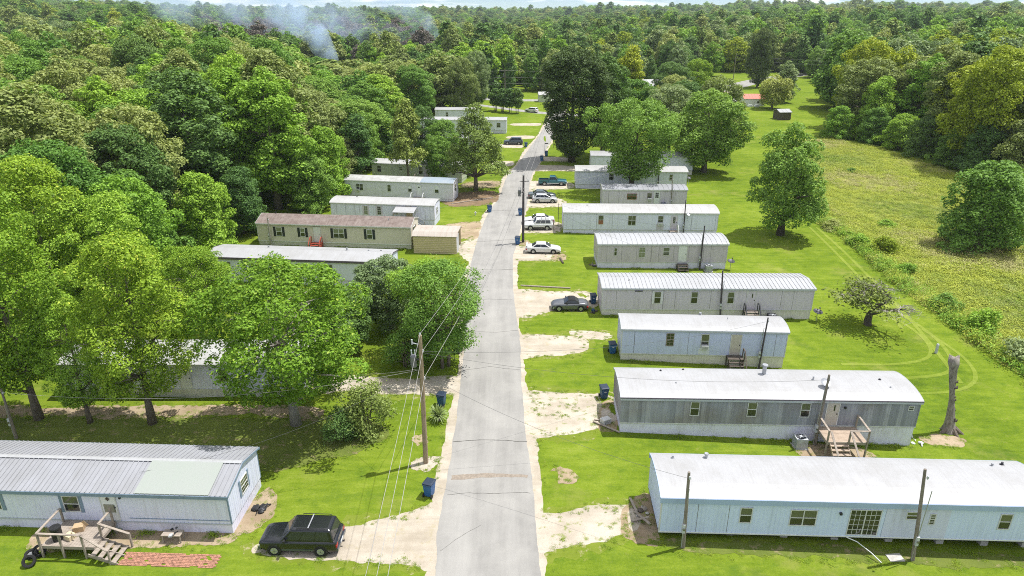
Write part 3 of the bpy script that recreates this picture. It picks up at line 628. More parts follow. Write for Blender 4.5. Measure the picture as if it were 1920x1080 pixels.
R1 = home('pale blue home on piers with a sliding glass door, nearest right of the road', 8.7, 32.1, -2.1, 22.6, 4.1, .5, 2.98, wall='side_blue', skirt=None, fascia='fascia_lblue', fh=.34, frame='offwhite', step=.24, panels=3.6,
  wins=[(4.6, 1.3, .72, 1.12, 'dh'), (7.5, 1.2, 1.55, 1.15, 'double', dict(low='glass')), (10.9, .62, 1.8, 1.85, 'slider'), (14.1, 1.85, .7, .55, 'dh'), (15.45, 1.5, .35, .8, 'jal'), (19.4, 1.3, .7, 1.1, 'dh')],
  vents=[(1.2, .82, .22, .07, 'plain'), (3.3, .86, .28, .09, 'cap'), (20.6, .80, .2, .07, 'plain'), (21.3, .84, .2, .07, 'dark')], wall_band='white')
for sx in (1.2, 4.2, 7.4, 10.4, 13.6, 16.6, 19.2, 21.6):
    for yy in (.5, 3.2): MB().box(sx, sx+.42, yy, yy+.42, -.95, .37).build('pier', M['concrete'], R1)
MB().box(12.95, 16.6, -.009, -.002, .56, 2.62).build('stained_wall_panel', M['side_stained'], R1)
MB().box(10.3, 10.42, -.13, -.0, 2.1, 2.24).build('porch_light', M['black'], R1)
R2 = home('home with weathered grey board walls and white skirting beside the tall snag', 8.0, 43.1, -1.5, 21.6, 4.3, .85, 3.0, wall='boards_grey', fascia='fascia_grey', fh=.20, frame='offwhite', step=.31, corner='boards_grey',
  wins=[(5.05, 1.55, .68, 1.2, 'dh'), (9.2, 1.55, .7, 1.2, 'dh'), (13.05, 1.55, .7, 1.2, 'dh'), (20.75, 2.25, .42, .4, 'dh')], doors=[(14.95, .9, .85, 1.98, 'beige', 'slot')],
  vents=[(11.2, .72, .75, .15, 'cap'), (3.4, .80, .12, .05, 'dark'), (5.2, .88, .12, .05, 'dark'), (4.2, .35, .1, .04, 'plain'), (14.6, .52, .3, .06, 'plain'), (19.6, .55, .1, .06, 'dark'), (19.9, .3, .1, .04, 'plain')])
MB().box(16.15, 16.27, -.14, 0, 2.35, 2.5).build('porch_light', M['black'], R2)
MB().box(-.1, 21.7, -.155, -.136, 3.0, 3.075).build('drip_edge', M['fascia_purple'], R2)
R3 = home('short blue grey home with white roof and brown steps, second smallest on the right', 9.75, 54.6, -2.8, 14.5, 3.2, .62, 3.0, wall='side_bluegrey', fascia='fascia_grey', fh=.14, step=.4, rise=.32, skirt='skirt_grey', panels=1.9,
  wins=[(3.95, 1.45, .68, 1.25, 'grid', dict(up='glass', low='glass', frame='wood_grey')), (7.0, 1.3, .72, 1.4, 'dh', dict(panel='side_greywhite'))], doors=[(9.65, .72, .85, 1.95, 'beige', 'plain')],
  vents=[(7.4, .9, .18, .08, 'cap'), (9.6, .55, .2, .03, 'plain')])
R4 = home('long grey home with ribbed white metal roof beside the grey convertible', 9.2, 64.2, -.6, 21.5, 4.1, .68, 3.0, 'gable', .32, 'side_grey', 'roof_rib', 'skirt_grey', 'fascia_grey', ribs=.42, step=.42, ov=.16, panels=2.4,
  wins=[(5.3, 1.35, .7, 1.3, 'dh', dict(trim='side_cream')), (9.05, 1.35, .7, 1.3, 'dh'), (12.75, 1.35, .7, 1.3, 'dh')], doors=[(14.75, .78, .85, 1.95, 'side_grey', 'slot')],
  vents=[(2.9, .35, .1, .05, 'dark')])
MB().box(3.3, 4.1, -.06, 0, 2.66, 2.74).build('vent_slot', M['black'], R4)
R5 = home('short taupe home with ribbed white roof and pale blue door opposite the white spoiler sedan', 10.4, 78.2, 0, 15.7, 4.2, .72, 3.0, 'bow', .34, 'side_taupe', 'roof_rib', 'skirt_white', 'lightgrey', ribs=.6, step=.5, ov=.14, panels=1.8,
  wins=[(1.95, 1.55, .38, 1.0, 'dh'), (4.95, 1.3, .8, 1.35, 'grid', dict(low='glass_green', up='glass_green')), (7.9, 1.6, .78, 1.0, 'jal')], doors=[(9.8, .75, .95, 2.05, 'white', 'plain')])
MB().box(1.6, 3.9, 4.24, 6.0, 2.45, 2.53).build('back_awning', M['roof_white'], R5)
for px_ in (1.7, 3.8): MB().box(px_-.04, px_+.04, 5.85, 5.93, -1, 2.45).build('awning_post', M['offwhite'], R5)
R6 = home('long white grey home with chalky roof and two white cars parked at its end', 7.2, 92.1, -1.5, 21.5, 4.4, .6, 3.0, 'bow', .4, 'side_greywhite', 'roof_white2', 'skirt_white', 'offwhite', seams=1.2, step=.6, panels=2.2,
  wins=[(4.85, 1.3, .75, 1.35, 'dh', dict(low='brown')), (9.0, 1.25, 1.1, 1.4, 'double', dict(up='glass_up')), (13.15, 1.45, .75, 1.2, 'dh', dict(panel='side_grey'))], doors=[(15.0, .7, .85, 1.95, 'side_grey', 'oval')],
  vents=[(3.4, .5, .1, .05, 'dark')])
R7 = home('small streaked grey home with white panelled door, below the multi stem tree', 14.3, 105.2, -1.5, 13.2, 3.6, .7, 3.0, 'bow', .25, 'side_grey', 'roof_metal', 'skirt_white', 'offwhite', step=.5, ribs=.8, panels=1.6,
  wins=[(3.85, 1.45, 1.5, .95, 'double', dict(frame='brown')), (7.0, 1.5, .7, 1.0, 'dh', dict(frame='wood_grey'))], doors=[(8.1, .8, .85, 1.95, 'white', 'panes')])
R8 = home('grey white home half covered by the multi stem tree next to the teal pickup', 11.2, 118.4, -2.4, 19.4, 4.4, .7, 3.0, 'bow', .35, 'side_greywhite', 'roof_white2', 'skirt_white', 'offwhite', step=.8,
  wins=[(5.8, 1.5, .8, 1.2, 'dh'), (16.3, 1.5, .6, 1.1, 'dh'), (10.5, 1.5, .8, 1.2, 'dh')])
R9 = home('farthest grey home on the right, its end showing past the multi stem tree', 15.2, 131.0, -3.0, 19.5, 4.3, .7, 3.2, 'bow', .35, 'side_greywhite', 'roof_white', 'skirt_grey', 'lightgrey', step=.8, wins=[(6, 1.5, .8, 1.2, 'dh')])

L1 = home('blue white home with ribbed metal roof and one pale green roof panel', -39.7, 33.4, -2.4, 23.0, 4.5, .72, 2.85, 'gable', .62, 'side_white', 'roof_metal', 'skirt_white', 'fascia_blue', ribs=.30, step=.24, ov=.20, ovx=.12, fh=.20, corner='fascia_blue', wall_band='fascia_grey',
  wins=[(12.95, 1.35, 1.0, 1.15, 'dh', dict(trim='fascia_blue')), (8.1, 1.35, 1.0, 1.15, 'dh', dict(trim='fascia_blue')), (1.7, 1.45, 1.0, 1.05, 'grid', dict(side='right', trim='fascia_blue'))], doors=[(15.3, .78, .88, 1.98, 'white', 'storm')])
pr_ = roof_profile('gable', 4.5, .20, 2.85, .62)
(ya, za), (yb, zb_), _ = pr_
for (x0, x1) in ((17.55, 22.0),):
    MB().loft([[(xx, ya+.02, za+.075+.055), (xx, yb-.1, zb_+.075+.04), (xx, yb-.1, zb_+.06), (xx, ya+.02, za+.06)] for xx in (x0, x1)]).build('green_roof_panel', M['roof_green'], L1)
MB().loft([[(xx, yb-.16, zb_+.10), (xx, yb, zb_+.135), (xx, yb+.16, zb_+.10), (xx, yb, zb_+.05)] for xx in (-.1, 23.1)]).build('ridge_cap', M['roof_rib'], L1)
MB().box(16.5, 16.6, -.13, 0, 2.45, 2.58).build('porch_light', M['black'], L1)
MB().box(16.8, 22.9, -.026, -.006, .96, 1.0).build('trim_strip', M['fascia_blue'], L1)
L2 = home('pale grey home mostly hidden under the big maples', -36.2, 48.1, 0, 19.4, 4.2, .75, 3.0, wall='side_greywhite', rm='roof_white2', skirt='skirt_grey', step=.4, wins=[(4, 1.4, .8, 1.2, 'dh'), (12.6, 1.4, .8, 1.2, 'dh'), (17.5, 1.4, .7, 1.2, 'dh')], doors=[(9.5, .8, .85, 1.95, 'white', 'slot')])
L3 = home('white roofed home with dark purple fascia behind the maple, next to the beige home', -35.0, 73.7, -5.3, 21.2, 4.3, .7, 3.0, 'gable', .40, 'side_white', 'roof_white', 'skirt_white', 'fascia_purple', step=.4, fh=.22,
  wins=[(2.0, 1.4, .8, 1.1, 'dh'), (6.6, 1.9, .6, .55, 'dh'), (9.1, 1.35, .7, 1.25, 'dh', dict(up='glass_green')), (14, 1.4, .8, 1.2, 'dh'), (1.2, 1.3, .8, 1.2, 'dh', dict(side='right'))], vents=[(6.1, .72, .16, .08, 'cap'), (15.7, .62, .25, .08, 'cap'), (18.2, .66, .14, .08, 'plain'), (19.6, .72, .1, .05, 'dark')])
L4 = home('beige lap sided home with black shutters and brown shingle roof', -33.9, 87.0, -5.3, 20.8, 4.4, .62, 3.0, 'gable', .72, 'side_beige', 'shingle', 'skirt_green', 'offwhite', lap=.14, step=.4, ov=.18, fh=.12, frame='white', corner='offwhite', skirt_step=.2,
  wins=[(2.6, 1.3, .8, 1.25, 'dh', dict(shutters=1, up='glass_green')), (5.9, 1.3, .65, 1.2, 'dh', dict(shutters=1, up='glass_green')), (10.4, 1.25, 1.45, 1.3, 'double', dict(shutters=1, up='glass_green')), (14.9, 1.25, .75, 1.3, 'dh', dict(shutters=1, up='glass_green')), (1.6, 1.3, .8, 1.3, 'dh', dict(side='right', shutters=1))],
  doors=[(7.75, .68, .9, 2.0, 'white', 'plain')], vents=[(16.8, .55, .3, .06, 'plain'), (17.6, .3, .25, .05, 'plain'), (1.9, .5, .3, .05, 'dark')])
L5 = home('grey streaked white home with an awning over its side stairs', -26.6, 97.2, -6.8, 15.5, 3.7, .95, 3.05, 'bow', .30, 'side_greywhite', 'roof_white2', 'side_greywhite', 'offwhite', step=.5, fh=.08, panels=1.4,
  wins=[(5.0, 1.45, .6, 1.3, 'grid', dict(low='glass_green', up='glass_green', trim='side_grey')), (7.0, 1.45, .6, 1.3, 'grid', dict(up='glass', trim='side_grey')), (9.5, 1.6, .6, 1.0, 'grid'), (1.2, 1.5, .8, 1.0, 'grid', dict(side='right'))], doors=[(11.35, 1.0, .8, 1.9, 'side_tan', 'plain')], vents=[(3.2, .7, .1, .07, 'dark')])
L6 = home('dull cream lap sided home with a blue grey roof end, pine tree at its corner', -27.8, 111.7, -8.2, 18.4, 3.7, .5, 3.0, 'bow', .28, 'side_cream', 'roof_aged', 'side_cream', 'offwhite', lap=.2, fh=.08,
  wins=[(1.9, 1.35, 1.25, 1.15, 'double', dict(frame='white')), (7.3, 1.35, .6, 1.15, 'dh'), (10.8, 1.4, .65, 1.1, 'dh', dict(up='white')), (15.3, 1.35, .7, 1.25, 'dh', dict(up='white', frame='white')), (1.2, 1.3, .9, 1.3, 'dh', dict(side='right'))], doors=[(12.25, .65, .85, 1.95, 'white', 'diamond')])
pr_ = roof_profile('bow', 3.7, .10, 3.0, .28)
MB().loft([[(xx, yy, zz+.078) for yy, zz in pr_]+[(xx, yy, zz+.06) for yy, zz in reversed(pr_)] for xx in (12.9, 18.46)]).build('blue_grey_roof_panel', M['roof_steelblue'], L6)
L7 = home('pale green mildewed home with leaf littered roof under the trees', -25.9, 125.3, -10.8, 17.1, 3.9, .55, 3.0, 'bow', .30, 'side_green', 'roof_white2', 'side_green', 'offwhite', step=.6, panels=1.3, wins=[(1.0, 1.4, .8, 1.2, 'dh'), (5.3, 1.9, .6, .6, 'dh'), (9.0, 1.3, .8, 1.4, 'dh'), (11.0, 1.4, .7, 1.1, 'dh'), (15.3, 1.4, .6, 1.1, 'dh'), (1.2, 1.3, .8, 1.3, 'dh', dict(side='right'))], doors=[(9.95, .6, .85, 1.95, 'side_grey', 'plain')])
L7b = home('white roofed home mostly hidden behind the pine, only its roof line showing', -24.5, 153, -6, 18, 4.0, .6, 3.0, wall='side_cream', step=.8, wins=[(4, 1.4, .8, 1.2, 'dh')])
L8 = home('far light grey home with a white end beside the farthest driveway on the left', -23.4, 176.5, -2, 22.0, 4.3, .8, 3.3, wall='side_greywhite', step=.8, wins=[(3.0, 1.4, .7, 1.3, 'dh'), (4.6, 1.4, 1.2, 1.3, 'double', dict(frame='white')), (19.5, 1.5, 1.0, 1.2, 'dh')])
L9 = home('farthest white roofed home on the left, above the other roofs', -21.5, 195, -2, 12.0, 4.3, .8, 3.3, wall='side_greywhite', step=.8, wins=[(3.0, 1.4, .7, 1.3, 'dh')])

# houses and sheds far off
def small_house(name, label, cat, x, y, ang, Lx, W, h, rise, wall, rm, opening=None, wins=()):
    o = empty(name, (x, y, gzf(x, y)), R(ang)); tag(o, label, cat)
    wl = MB()
    pr = roof_profile('gable', W, .2, h, rise)
    wall_shell(Lx, W, -.2, h, .5, .02).build('wall', M[wall], o)
    for xx, x2 in ((.01, .05), (Lx-.01, Lx-.05)):
        MB().loft([[(q, 0.01, h-.02), (q, W/2, h+rise*.92), (q, W-.01, h-.02)] for q in (xx, x2)]).build('gable_end', M[wall], o)
    ring = [(yy, zz+.08) for yy, zz in pr]+[(yy, zz) for yy, zz in reversed(pr)]
    r_ = MB().loft([[(q, yy, zz) for yy, zz in ring] for q in (-.2, Lx+.2)])
    k = int(Lx/.9)
    for i in range(k+1):
        q = -.15+i*(Lx+.3)/k; top = [(yy, zz+.115) for yy, zz in pr]; lo = [(yy, zz+.07) for yy, zz in reversed(pr)]
        r_.loft([[(q-.03, yy, zz) for yy, zz in top+lo], [(q+.03, yy, zz) for yy, zz in top+lo]])
    r_.build('roof', M[rm], o)
    for s, z0, w, hh in wins: window(o, (s, 0, z0), 0, w, hh, 'dh', M['white'])
    return o
small_house('storage_shed', 'far white shed with bright red metal roof', 'shed', 75.5, 228.5, 0, 6.7, 5.0, 2.3, 1.3, 'white', 'roof_red', wins=[(4.2, .9, .8, .8)])
small_house('storage_shed', 'small dark brown shed with pale roof at the edge of the right woods', 'shed', 76.2, 198.5, 6, 3.4, 4.0, 2.1, .7, 'wood_dark', 'roof_white')
small_house('house', 'far pale house corner behind the round trees left of the red roofed shed', 'house', 62.5, 213, 4, 6.0, 5.5, 2.8, 1.2, 'side_greywhite', 'roof_aged', wins=[(3.8, 1.0, .9, 1.1)])
small_house('house', 'far white roofed house showing between the yellow pine and the round tree', 'house', 43, 259, 8, 13, 7, 3.2, 2.0, 'white', 'roof_white', wins=[(2, 1, .9, 1.1), (8, 1, .9, 1.1)])
small_house('storage_shed', 'small grey green shed at the side road behind the dark bronze tree', 'shed', 9.2, 239, 4, 4.2, 4, 2.3, .9, 'side_green', 'roof_aged', wins=[(1.5, 1, .7, .8)])
for k, (lx, lb) in enumerate(((77.0, 'first'), (79.2, 'second'))):
    b = MB().loft([[(x_*s_, y_*s_*.5, z_) for x_, y_ in ((-.8, -.8), (.8, -.8), (.9, .8), (-.9, .8))] for z_, s_ in ((0, .85), (.3, 1.), (.62, .9))])
    b.box(-.5, .5, -.32, .32, .58, .72)
    o = b.build('outboard_tank', M['white'], None, (lx, 226.6, gzf(lx, 226.6)), .2*k); tag(o, 'white rounded tank, %s along the red roofed shed wall' % lb, 'tank')

# tan garage open to the road side
ga = empty('garage', (-12.7, 83.6, 0), R(-4)); tag(ga, 'tan metal garage with rust stained roof beside the beige home', 'garage')
gl, gw, gh = 5.6, 3.9, 2.3
for nm, yo, sg in (('front_wall', 0, -1), ('back_wall', gw, 1)):
    prof = []
    for k in range(10):
        z_ = -.1+k*(gh+.1)/10; prof += [(yo, z_), (yo+sg*.025, z_+.05), (yo+sg*.025, z_+.16), (yo, z_+.21)]
    prof += [(yo-sg*.05, gh-.02), (yo-sg*.05, -.1)]
    MB().loft([[(q, yy, zz) for yy, zz in prof] for q in (0, gl)]).build(nm, M['side_tan'], ga)
MB().box(.0, .06, .07, gw-.07, -.1, gh).build('end_wall', M['side_tan'], ga)
MB().box(.0, gl, .07, gw-.07, -.02, .02).build('slab', M['concrete'], ga)
pr_ = [(-.15, gh), (.55, gh+.42), (gw-.55, gh+.42), (gw+.15, gh)]
r_ = MB().loft([[(q, yy, zz+.05) for yy, zz in pr_]+[(q, yy, zz) for yy, zz in reversed(pr_)] for q in (-.15, gl+.15)])
for i in range(9):
    q = -.1+i*(gl+.2)/8
    r_.loft([[(q-.03, yy, zz+.075) for yy, zz in pr_]+[(q-.03, yy, zz+.04) for yy, zz in reversed(pr_)], [(q+.03, yy, zz+.075) for yy, zz in pr_]+[(q+.03, yy, zz+.04) for yy, zz in reversed(pr_)]])
r_.build('roof', M['roof_tan'], ga)
MB().loft([[(q, yy, zz) for yy, zz in ((.1, gh-.02), (.6, gh+.38), (gw-.6, gh+.38), (gw-.1, gh-.02))] for q in (.0, .05)]).build('gable_end', M['side_tan'], ga)
MB().box(gl-.05, gl, .08, gw*.5, .02, gh-.05).build('door_panel', M['lightgrey'], ga)

# ================================================================ DECKS, STEPS, SMALL THINGS
def steps_part(par, x0, x1, y_top, z_top, z_bot, run, mat, n, thick=.05, depth=.28, nm='tread'):
    """flight running towards -y from (y_top, z_top)"""
    for k in range(n):
        z_ = z_top-(k+1)*(z_top-z_bot)/(n+1); y_ = y_top-(k+1)*run/n
        MB().box(x0, x1, y_, y_+depth, z_-thick, z_).build(nm, mat, par)
    for xx in (x0+.02, x1-.07):
        MB().bar((xx+.025, y_top+.05, z_top-.16), (xx+.025, y_top-run, z_bot-.02), .05, .22).build('stringer', mat, par)
# front deck of L1: platform by the door, stairs to the lower right
dk = empty('wooden_deck', at(L1, 12.9, -2.2, 0), L1.rotation_euler.z); tag(dk, 'weathered grey wooden deck with railings and stairs before the blue white home', 'deck')
zt = .78
pl = MB()
for k in range(17): pl.box(.0+k*.176, .166+k*.176, 0, 2.1, zt-.04, zt)
pl.build('deck_floor', M['wood_grey'], dk)
for b_ in ((0, 3.0, -.05, -.003, zt-.2, zt-.002), (-.05, -.003, -.05, 2.1, zt-.2, zt-.002), (3.0, 3.05, -.05, 2.1, zt-.2, zt-.002)): MB().box(*b_).build('rim_board', M['wood_grey'], dk)
for px_, py_, top in ((-.05, -.1, 1.75), (2.5, -.1, 1.72), (-.05, 1.95, 1.75), (3.0, 1.95, 1.9), (2.95, .85, 1.72), (1.2, -.1, 1.7)):
    MB().box(px_-.05, px_+.05, py_-.05, py_+.05, -.3, top).build('post', M['wood_grey'], dk)
for a, b in (((-.05, -.1, 1.70), (2.5, -.1, 1.68)), ((-.05, -.1, 1.72), (-.05, 1.95, 1.74)), ((2.95, .85, 1.68), (3.0, 1.95, 1.72)), ((2.5, -.1, 1.68), (4.15, -.5, .95)), ((2.95, .85, 1.68), (4.6, .9, .98))):
    MB().bar(a, b, .14, .045).build('rail', M['wood_grey'], dk)
for px_, py_ in ((4.15, -.5), (4.6, .9)): MB().box(px_-.045, px_+.045, py_-.045, py_+.045, -.3, 1.0).build('post', M['wood_grey'], dk)
for k in range(4):   # stairs run towards +x
    MB().box(3.06+k*.36, 3.06+k*.36+.30, -.55, .85, zt-(k+1)*.155-.045, zt-(k+1)*.155).build('tread', M['wood_grey'], dk)
for yy in (-.5, .15, .78): MB().bar((2.95, yy, zt-.15), (4.55, yy, .0), .05, .2).build('stringer', M['wood_grey'], dk)
# things on it
b = MB().tube([(0, 0, 0), (0, 0, .85)], [.27, .29], 16); b.tube([(0, 0, .83), (0, 0, .9)], [.31, .29], 16)
tag(b.build('rubbish_drum', M['black'], None, at(L1, 13.5, -1.7, zt), 0), 'black plastic drum standing on the grey front deck', 'drum')
def carton(label, mt, loc, rz, sx, sy, sz):
    c = MB().box(-sx/2, sx/2, -sy/2, sy/2, 0, sz); c.bar((-sx/2, -sy/2, sz), (-sx/2-.12, -sy/2, sz+.1), sy*.1, .015); c.bar((sx/2, 0, sz), (sx/2+.14, 0, sz+.08), sy*.9, .015, (0, 1, 0))
    tag(c.build('cardboard_box', mt, None, loc, rz), label, 'box')
M['card'] = mat_plain('cardboard', (.46, .33, .20), .85, var=.15); M['cardpale'] = mat_plain('pale_cardboard', (.60, .50, .34), .85, var=.15)
carton('brown cardboard box at the back of the grey front deck', M['card'], at(L1, 14.25, -.9, zt), .3, .55, .45, .35)
carton('pale open cardboard box tilted beside the black drum', M['cardpale'], at(L1, 14.15, -1.6, zt), -.4, .5, .42, .3)
def tyre(label, loc, rot, rim_=True):
    t = MB(); n = 24; prof = [(.34, -.10), (.355, -.06), (.355, .06), (.34, .10), (.22, .09), (.20, .05), (.20, -.05), (.22, -.09)]
    t.loft([[(r_*math.cos(2*math.pi*k/n), r_*math.sin(2*math.pi*k/n), z_) for r_, z_ in prof] for k in range(n)]+[[(r_, 0, z_) for r_, z_ in prof]], True, False)
    o = t.build('tyre', M['tyre'], None, loc); o.rotation_euler = rot; tag(o, label, 'tyre')
    if rim_:
        q = MB().cyl((0, 0), .205, -.03, .0, 20)
        for k in range(5): q.bar((0, 0, .01), (.19*math.cos(k*1.2566), .19*math.sin(k*1.2566), .01), .06, .03)
        q.build('rim', M['rim'], o)
tyre('old tyre with silver wheel lying flat at the left of the deck', at(L1, 12.05, -2.2, .10), (.1, 0, 0)); tyre('bare black tyre leaning on the deck corner', at(L1, 12.55, -2.15, .32), (1.1, .1, .9), False); tyre('bare black tyre standing nearest the lawn by the deck', at(L1, 12.5, -2.95, .30), (.85, 0, .4), False)
# brick path
bp = MB(); r2 = random.Random(5)
for i in range(9):
    for j in range(25):
        x0 = j*.225+(.11 if i % 2 else 0)+r2.uniform(-.006, .006); y0 = i*.115; dz_ = r2.uniform(-.008, .008)
        if r2.random() < .04: continue
        bp.box(x0, x0+.205, y0, y0+.10, -.03, .035+dz_)
o = bp.build('brick_path', M['brick'], None, at(L1, 17.35, -2.75), L1.rotation_euler.z); tag(o, 'red brick path leading from the deck stairs along the home', 'path', kind='structure')
# table with junk
tb = empty('side_table', at(L1, 19.1, -.95), L1.rotation_euler.z); tag(tb, 'small wooden table with dark clutter against the white skirting', 'table')
MB().box(0, 1.15, 0, .55, .52, .57).build('table_top', M['wood_grey'], tb)
for px_ in (.06, 1.09):
    for py_ in (.06, .49): MB().box(px_-.035, px_+.035, py_-.035, py_+.035, -.1, .52).build('leg', M['wood_grey'], tb)
def clutter(label, loc, seed, n, r_, mats, cat='junk pile', name='junk_pile', zs=.5):
    rr = random.Random(seed); e = empty(name, loc, rr.random()*6); tag(e, label, cat)
    for k in range(n):
        a = rr.random()*6.28; d = r_*math.sqrt(rr.random()); s = r_*rr.uniform(.15, .4); h_ = s*rr.uniform(.4, 1.2)*zs*2
        m_ = MB(); kind = rr.randrange(3); cx, cy = d*math.cos(a), d*math.sin(a)*.6
        if kind == 0: m_.loft([[(cx+q*s*math.cos(.785+1.57*t+a), cy+q*s*math.sin(.785+1.57*t+a), z_) for t in range(4)] for z_, q in ((0, 1), (h_*.8, 1.05), (h_, .7))])
        elif kind == 1: m_.tube([(cx-s, cy, h_*.3), (cx, cy+s*.2, h_*.8), (cx+s, cy-s*.2, h_*.3)], [s*.14, s*.2, s*.14], 7)
        else: m_.tube([(cx, cy, 0), (cx, cy, h_*.6), (cx, cy, h_)], [s*.7, s*.75, s*.3], 10)
        m_.build(('carton', 'rod', 'can')[kind], mats[rr.randrange(len(mats))], e)
clutter('dark clutter heaped on the small table by the skirting', at(L1, 19.7, -.68, .57), 3, 7, .45, [M['black'], M['darkmetal'], M['lightgrey']])
clutter('folded black mower and parts at the end wall of the blue white home', at(L1, 23.75, 2.2), 8, 12, .75, [M['black'], M['darkmetal'], M['black']])

# deck of R2
dk = empty('wooden_deck', at(R2, 14.55, -2.0, 0), R2.rotation_euler.z); tag(dk, 'tan wooden deck with stairs towards the camera before the grey boarded home', 'deck')
zt = .82; pl = MB()
for k in range(11): pl.box(-.1, 2.65, .0+k*.176, .166+k*.176, zt-.04, zt)
pl.build('deck_floor', M['wood_brown'], dk)
for b_ in ((-.12, 2.67, -.05, -.003, zt-.22, zt-.004), (-.15, -.105, -.05, 1.95, zt-.22, zt-.004), (2.655, 2.70, -.05, 1.95, zt-.22, zt-.004)): MB().box(*b_).build('rim_board', M['wood_grey'], dk)
for px_, py_, top in ((-.15, -.05, 1.78), (-.15, 1.85, 1.85), (2.66, -.05, 1.8), (2.66, 1.85, 1.9), (1.35, -.06, 1.78)): MB().box(px_-.05, px_+.05, py_-.05, py_+.05, -1.4, top).build('post', M['wood_grey'], dk)
for a, b in (((-.15, -.05, 1.76), (-.15, 1.85, 1.82)), ((2.66, -.05, 1.78), (2.66, 1.85, 1.86)), ((1.35, -.06, 1.76), (2.66, -.06, 1.76)), ((.0, -.06, 1.7), (.0, -1.6, .75)), ((1.35, -.06, 1.76), (1.4, -1.6, .75))): MB().bar(a, b, .14, .05).build('rail', M['wood_grey'], dk)
for px_ in (.0, 1.4): MB().box(px_-.045, px_+.045, -1.645, -1.555, -1.4, .78).build('post', M['wood_grey'], dk)
steps_part(dk, .05, 1.35, 0, zt, -.55, 1.65, M['wood_brown'], 6)
# simple steps elsewhere
def small_steps(label, h, s, w, zt, depth, run, mat, railmat=None, n=3, rails='both'):
    d = empty('door_steps', at(h, s, -depth, 0), h.rotation_euler.z); tag(d, label, 'steps')
    zg = gzf(*at(h, s, -depth)[:2])
    f = MB()
    for k in range(max(2, int(depth/.17))): f.box(0, w, k*.17, k*.17+.16, zt-.04, zt)
    f.build('landing', mat, d)
    for px_ in (.05, w-.05):
        for py_ in (.06, depth-.1): MB().box(px_-.045, px_+.045, py_-.045, py_+.045, zg-.3, zt-.041).build('post', mat, d)
    steps_part(d, .04, w-.04, 0, zt, zg, run, mat, n)
    if railmat:
        for sd in ((0, w) if rails == 'both' else ((w,) if rails == 'right' else (0,))):
            MB().bar((sd, depth*.6, zt+.85), (sd, -.05, zt+.82), .09, .05).build('rail', railmat, d); MB().bar((sd, -.05, zt+.82), (sd, -run, zg+.75), .09, .05).build('rail', railmat, d)
            for py_, zz in ((depth*.6, zt+.85), (-.02, zt+.85)): MB().box(sd-.04, sd+.04, py_-.04, py_+.04, zg-.2, zz).build('baluster', railmat, d)
            MB().box(sd-.04, sd+.04, -run-.0, -run+.08, zg-.2, zg+.8).build('baluster', railmat, d)
    return d
small_steps('dark brown steps with one rail at the small blue grey home', R3, 9.35, 1.35, .70, .9, 1.0, M['wood_dark'], M['wood_dark'], 4, 'right')
small_steps('narrow grey steps with metal rails at the ribbed roof grey home', R4, 14.45, 1.4, .72, .8, .9, M['wood_grey'], M['darkmetal'], 4)
small_steps('dark rubber topped steps at the pale blue door', R5, 9.65, 1.3, .55, .7, .5, M['wood_dark'], None, 2)
small_steps('grey steps with one pale rail at the chalky roof home', R6, 14.8, 1.1, .62, .8, .7, M['wood_grey'], M['offwhite'], 3, 'right')
small_steps('red painted steps and rails before the white door of the beige home', L4, 7.45, 1.45, .64, .8, .8, M['red'], M['red'], 3)
small_steps('wooden landing with railings at the cream home by the pine', L6, 11.6, 2.0, .6, 1.1, .9, M['wood_grey'], M['offwhite'], 3)
small_steps('dark porch with railing at the pale green mildewed home', L7, 8.6, 2.4, .6, 1.4, .8, M['wood_dark'], M['wood_grey'], 3)
# awning stair of L5
aw = empty('covered_stairs', at(L5, 10.1, -2.1, 0), L5.rotation_euler.z); tag(aw, 'white awning on posts over grey stairs at the streaked white home', 'porch')
MB().loft([[(xx, -.1, 2.55), (xx, 2.08, 2.86), (xx, 2.08, 2.80), (xx, -.1, 2.49)] for xx in (-.2, 2.9)]).build('awning_roof', M['roof_white'], aw)
for px_ in (-.05, 2.7): MB().box(px_-.05, px_+.05, -.05, .05, -.3, 2.5).build('post', M['wood_grey'], aw)
f = MB()
for k in range(12): f.box(.0, 2.7, k*.175, k*.175+.165, .86, .9)
f.build('landing', M['wood_grey'], aw)
for k in range(5): MB().box(2.75+k*.27, 2.75+k*.27+.25, .1, 1.3, .9-(k+1)*.15-.05, .9-(k+1)*.15).build('tread', M['lightgrey'], aw)
for yy in (.06, 1.34):
    MB().bar((2.7, yy, 1.75), (4.1, yy, .9), .06, .05).build('rail', M['galv'], aw); MB().bar((2.7, yy, .72), (4.1, yy, -.02), .05, .2).build('stringer', M['wood_grey'], aw); MB().box(4.05, 4.12, yy-.035, yy+.035, -.2, .92).build('post', M['wood_grey'], aw)

def hvac(label, loc, s=.8, hgt=.85, body='lightgrey'):
    e = empty('condenser_unit', loc, 0); tag(e, label, 'air conditioner')
    b = MB().box(-s/2, s/2, -s/2, s/2, .06, hgt); bo = b.build('cabinet', M[body], e)
    g_ = MB()
    for k in range(int(hgt/.08)-1): g_.box(-s/2-.012, s/2+.012, -s/2-.012, s/2+.012, .12+k*.08, .145+k*.08)
    g_.build('louvres', M['galv'] if body == 'lightgrey' else M['darkmetal'], bo)
    f = MB().cyl((0, 0), s*.42, hgt, hgt+.03, 20); f.build('fan_ring', M['darkmetal'], bo)
    q = MB()
    for k in range(6): q.bar((0, 0, hgt+.05), (s*.4*math.cos(k*1.047), s*.4*math.sin(k*1.047), hgt+.045), .03, .02)
    q.cyl((0, 0), .1, hgt+.03, hgt+.07, 12); q.build('fan_guard', M['lightgrey'], bo)
    MB().box(-s/2-.1, s/2+.1, -s/2-.1, s/2+.1, -.15, .06).build('pad', M['concrete'], e)
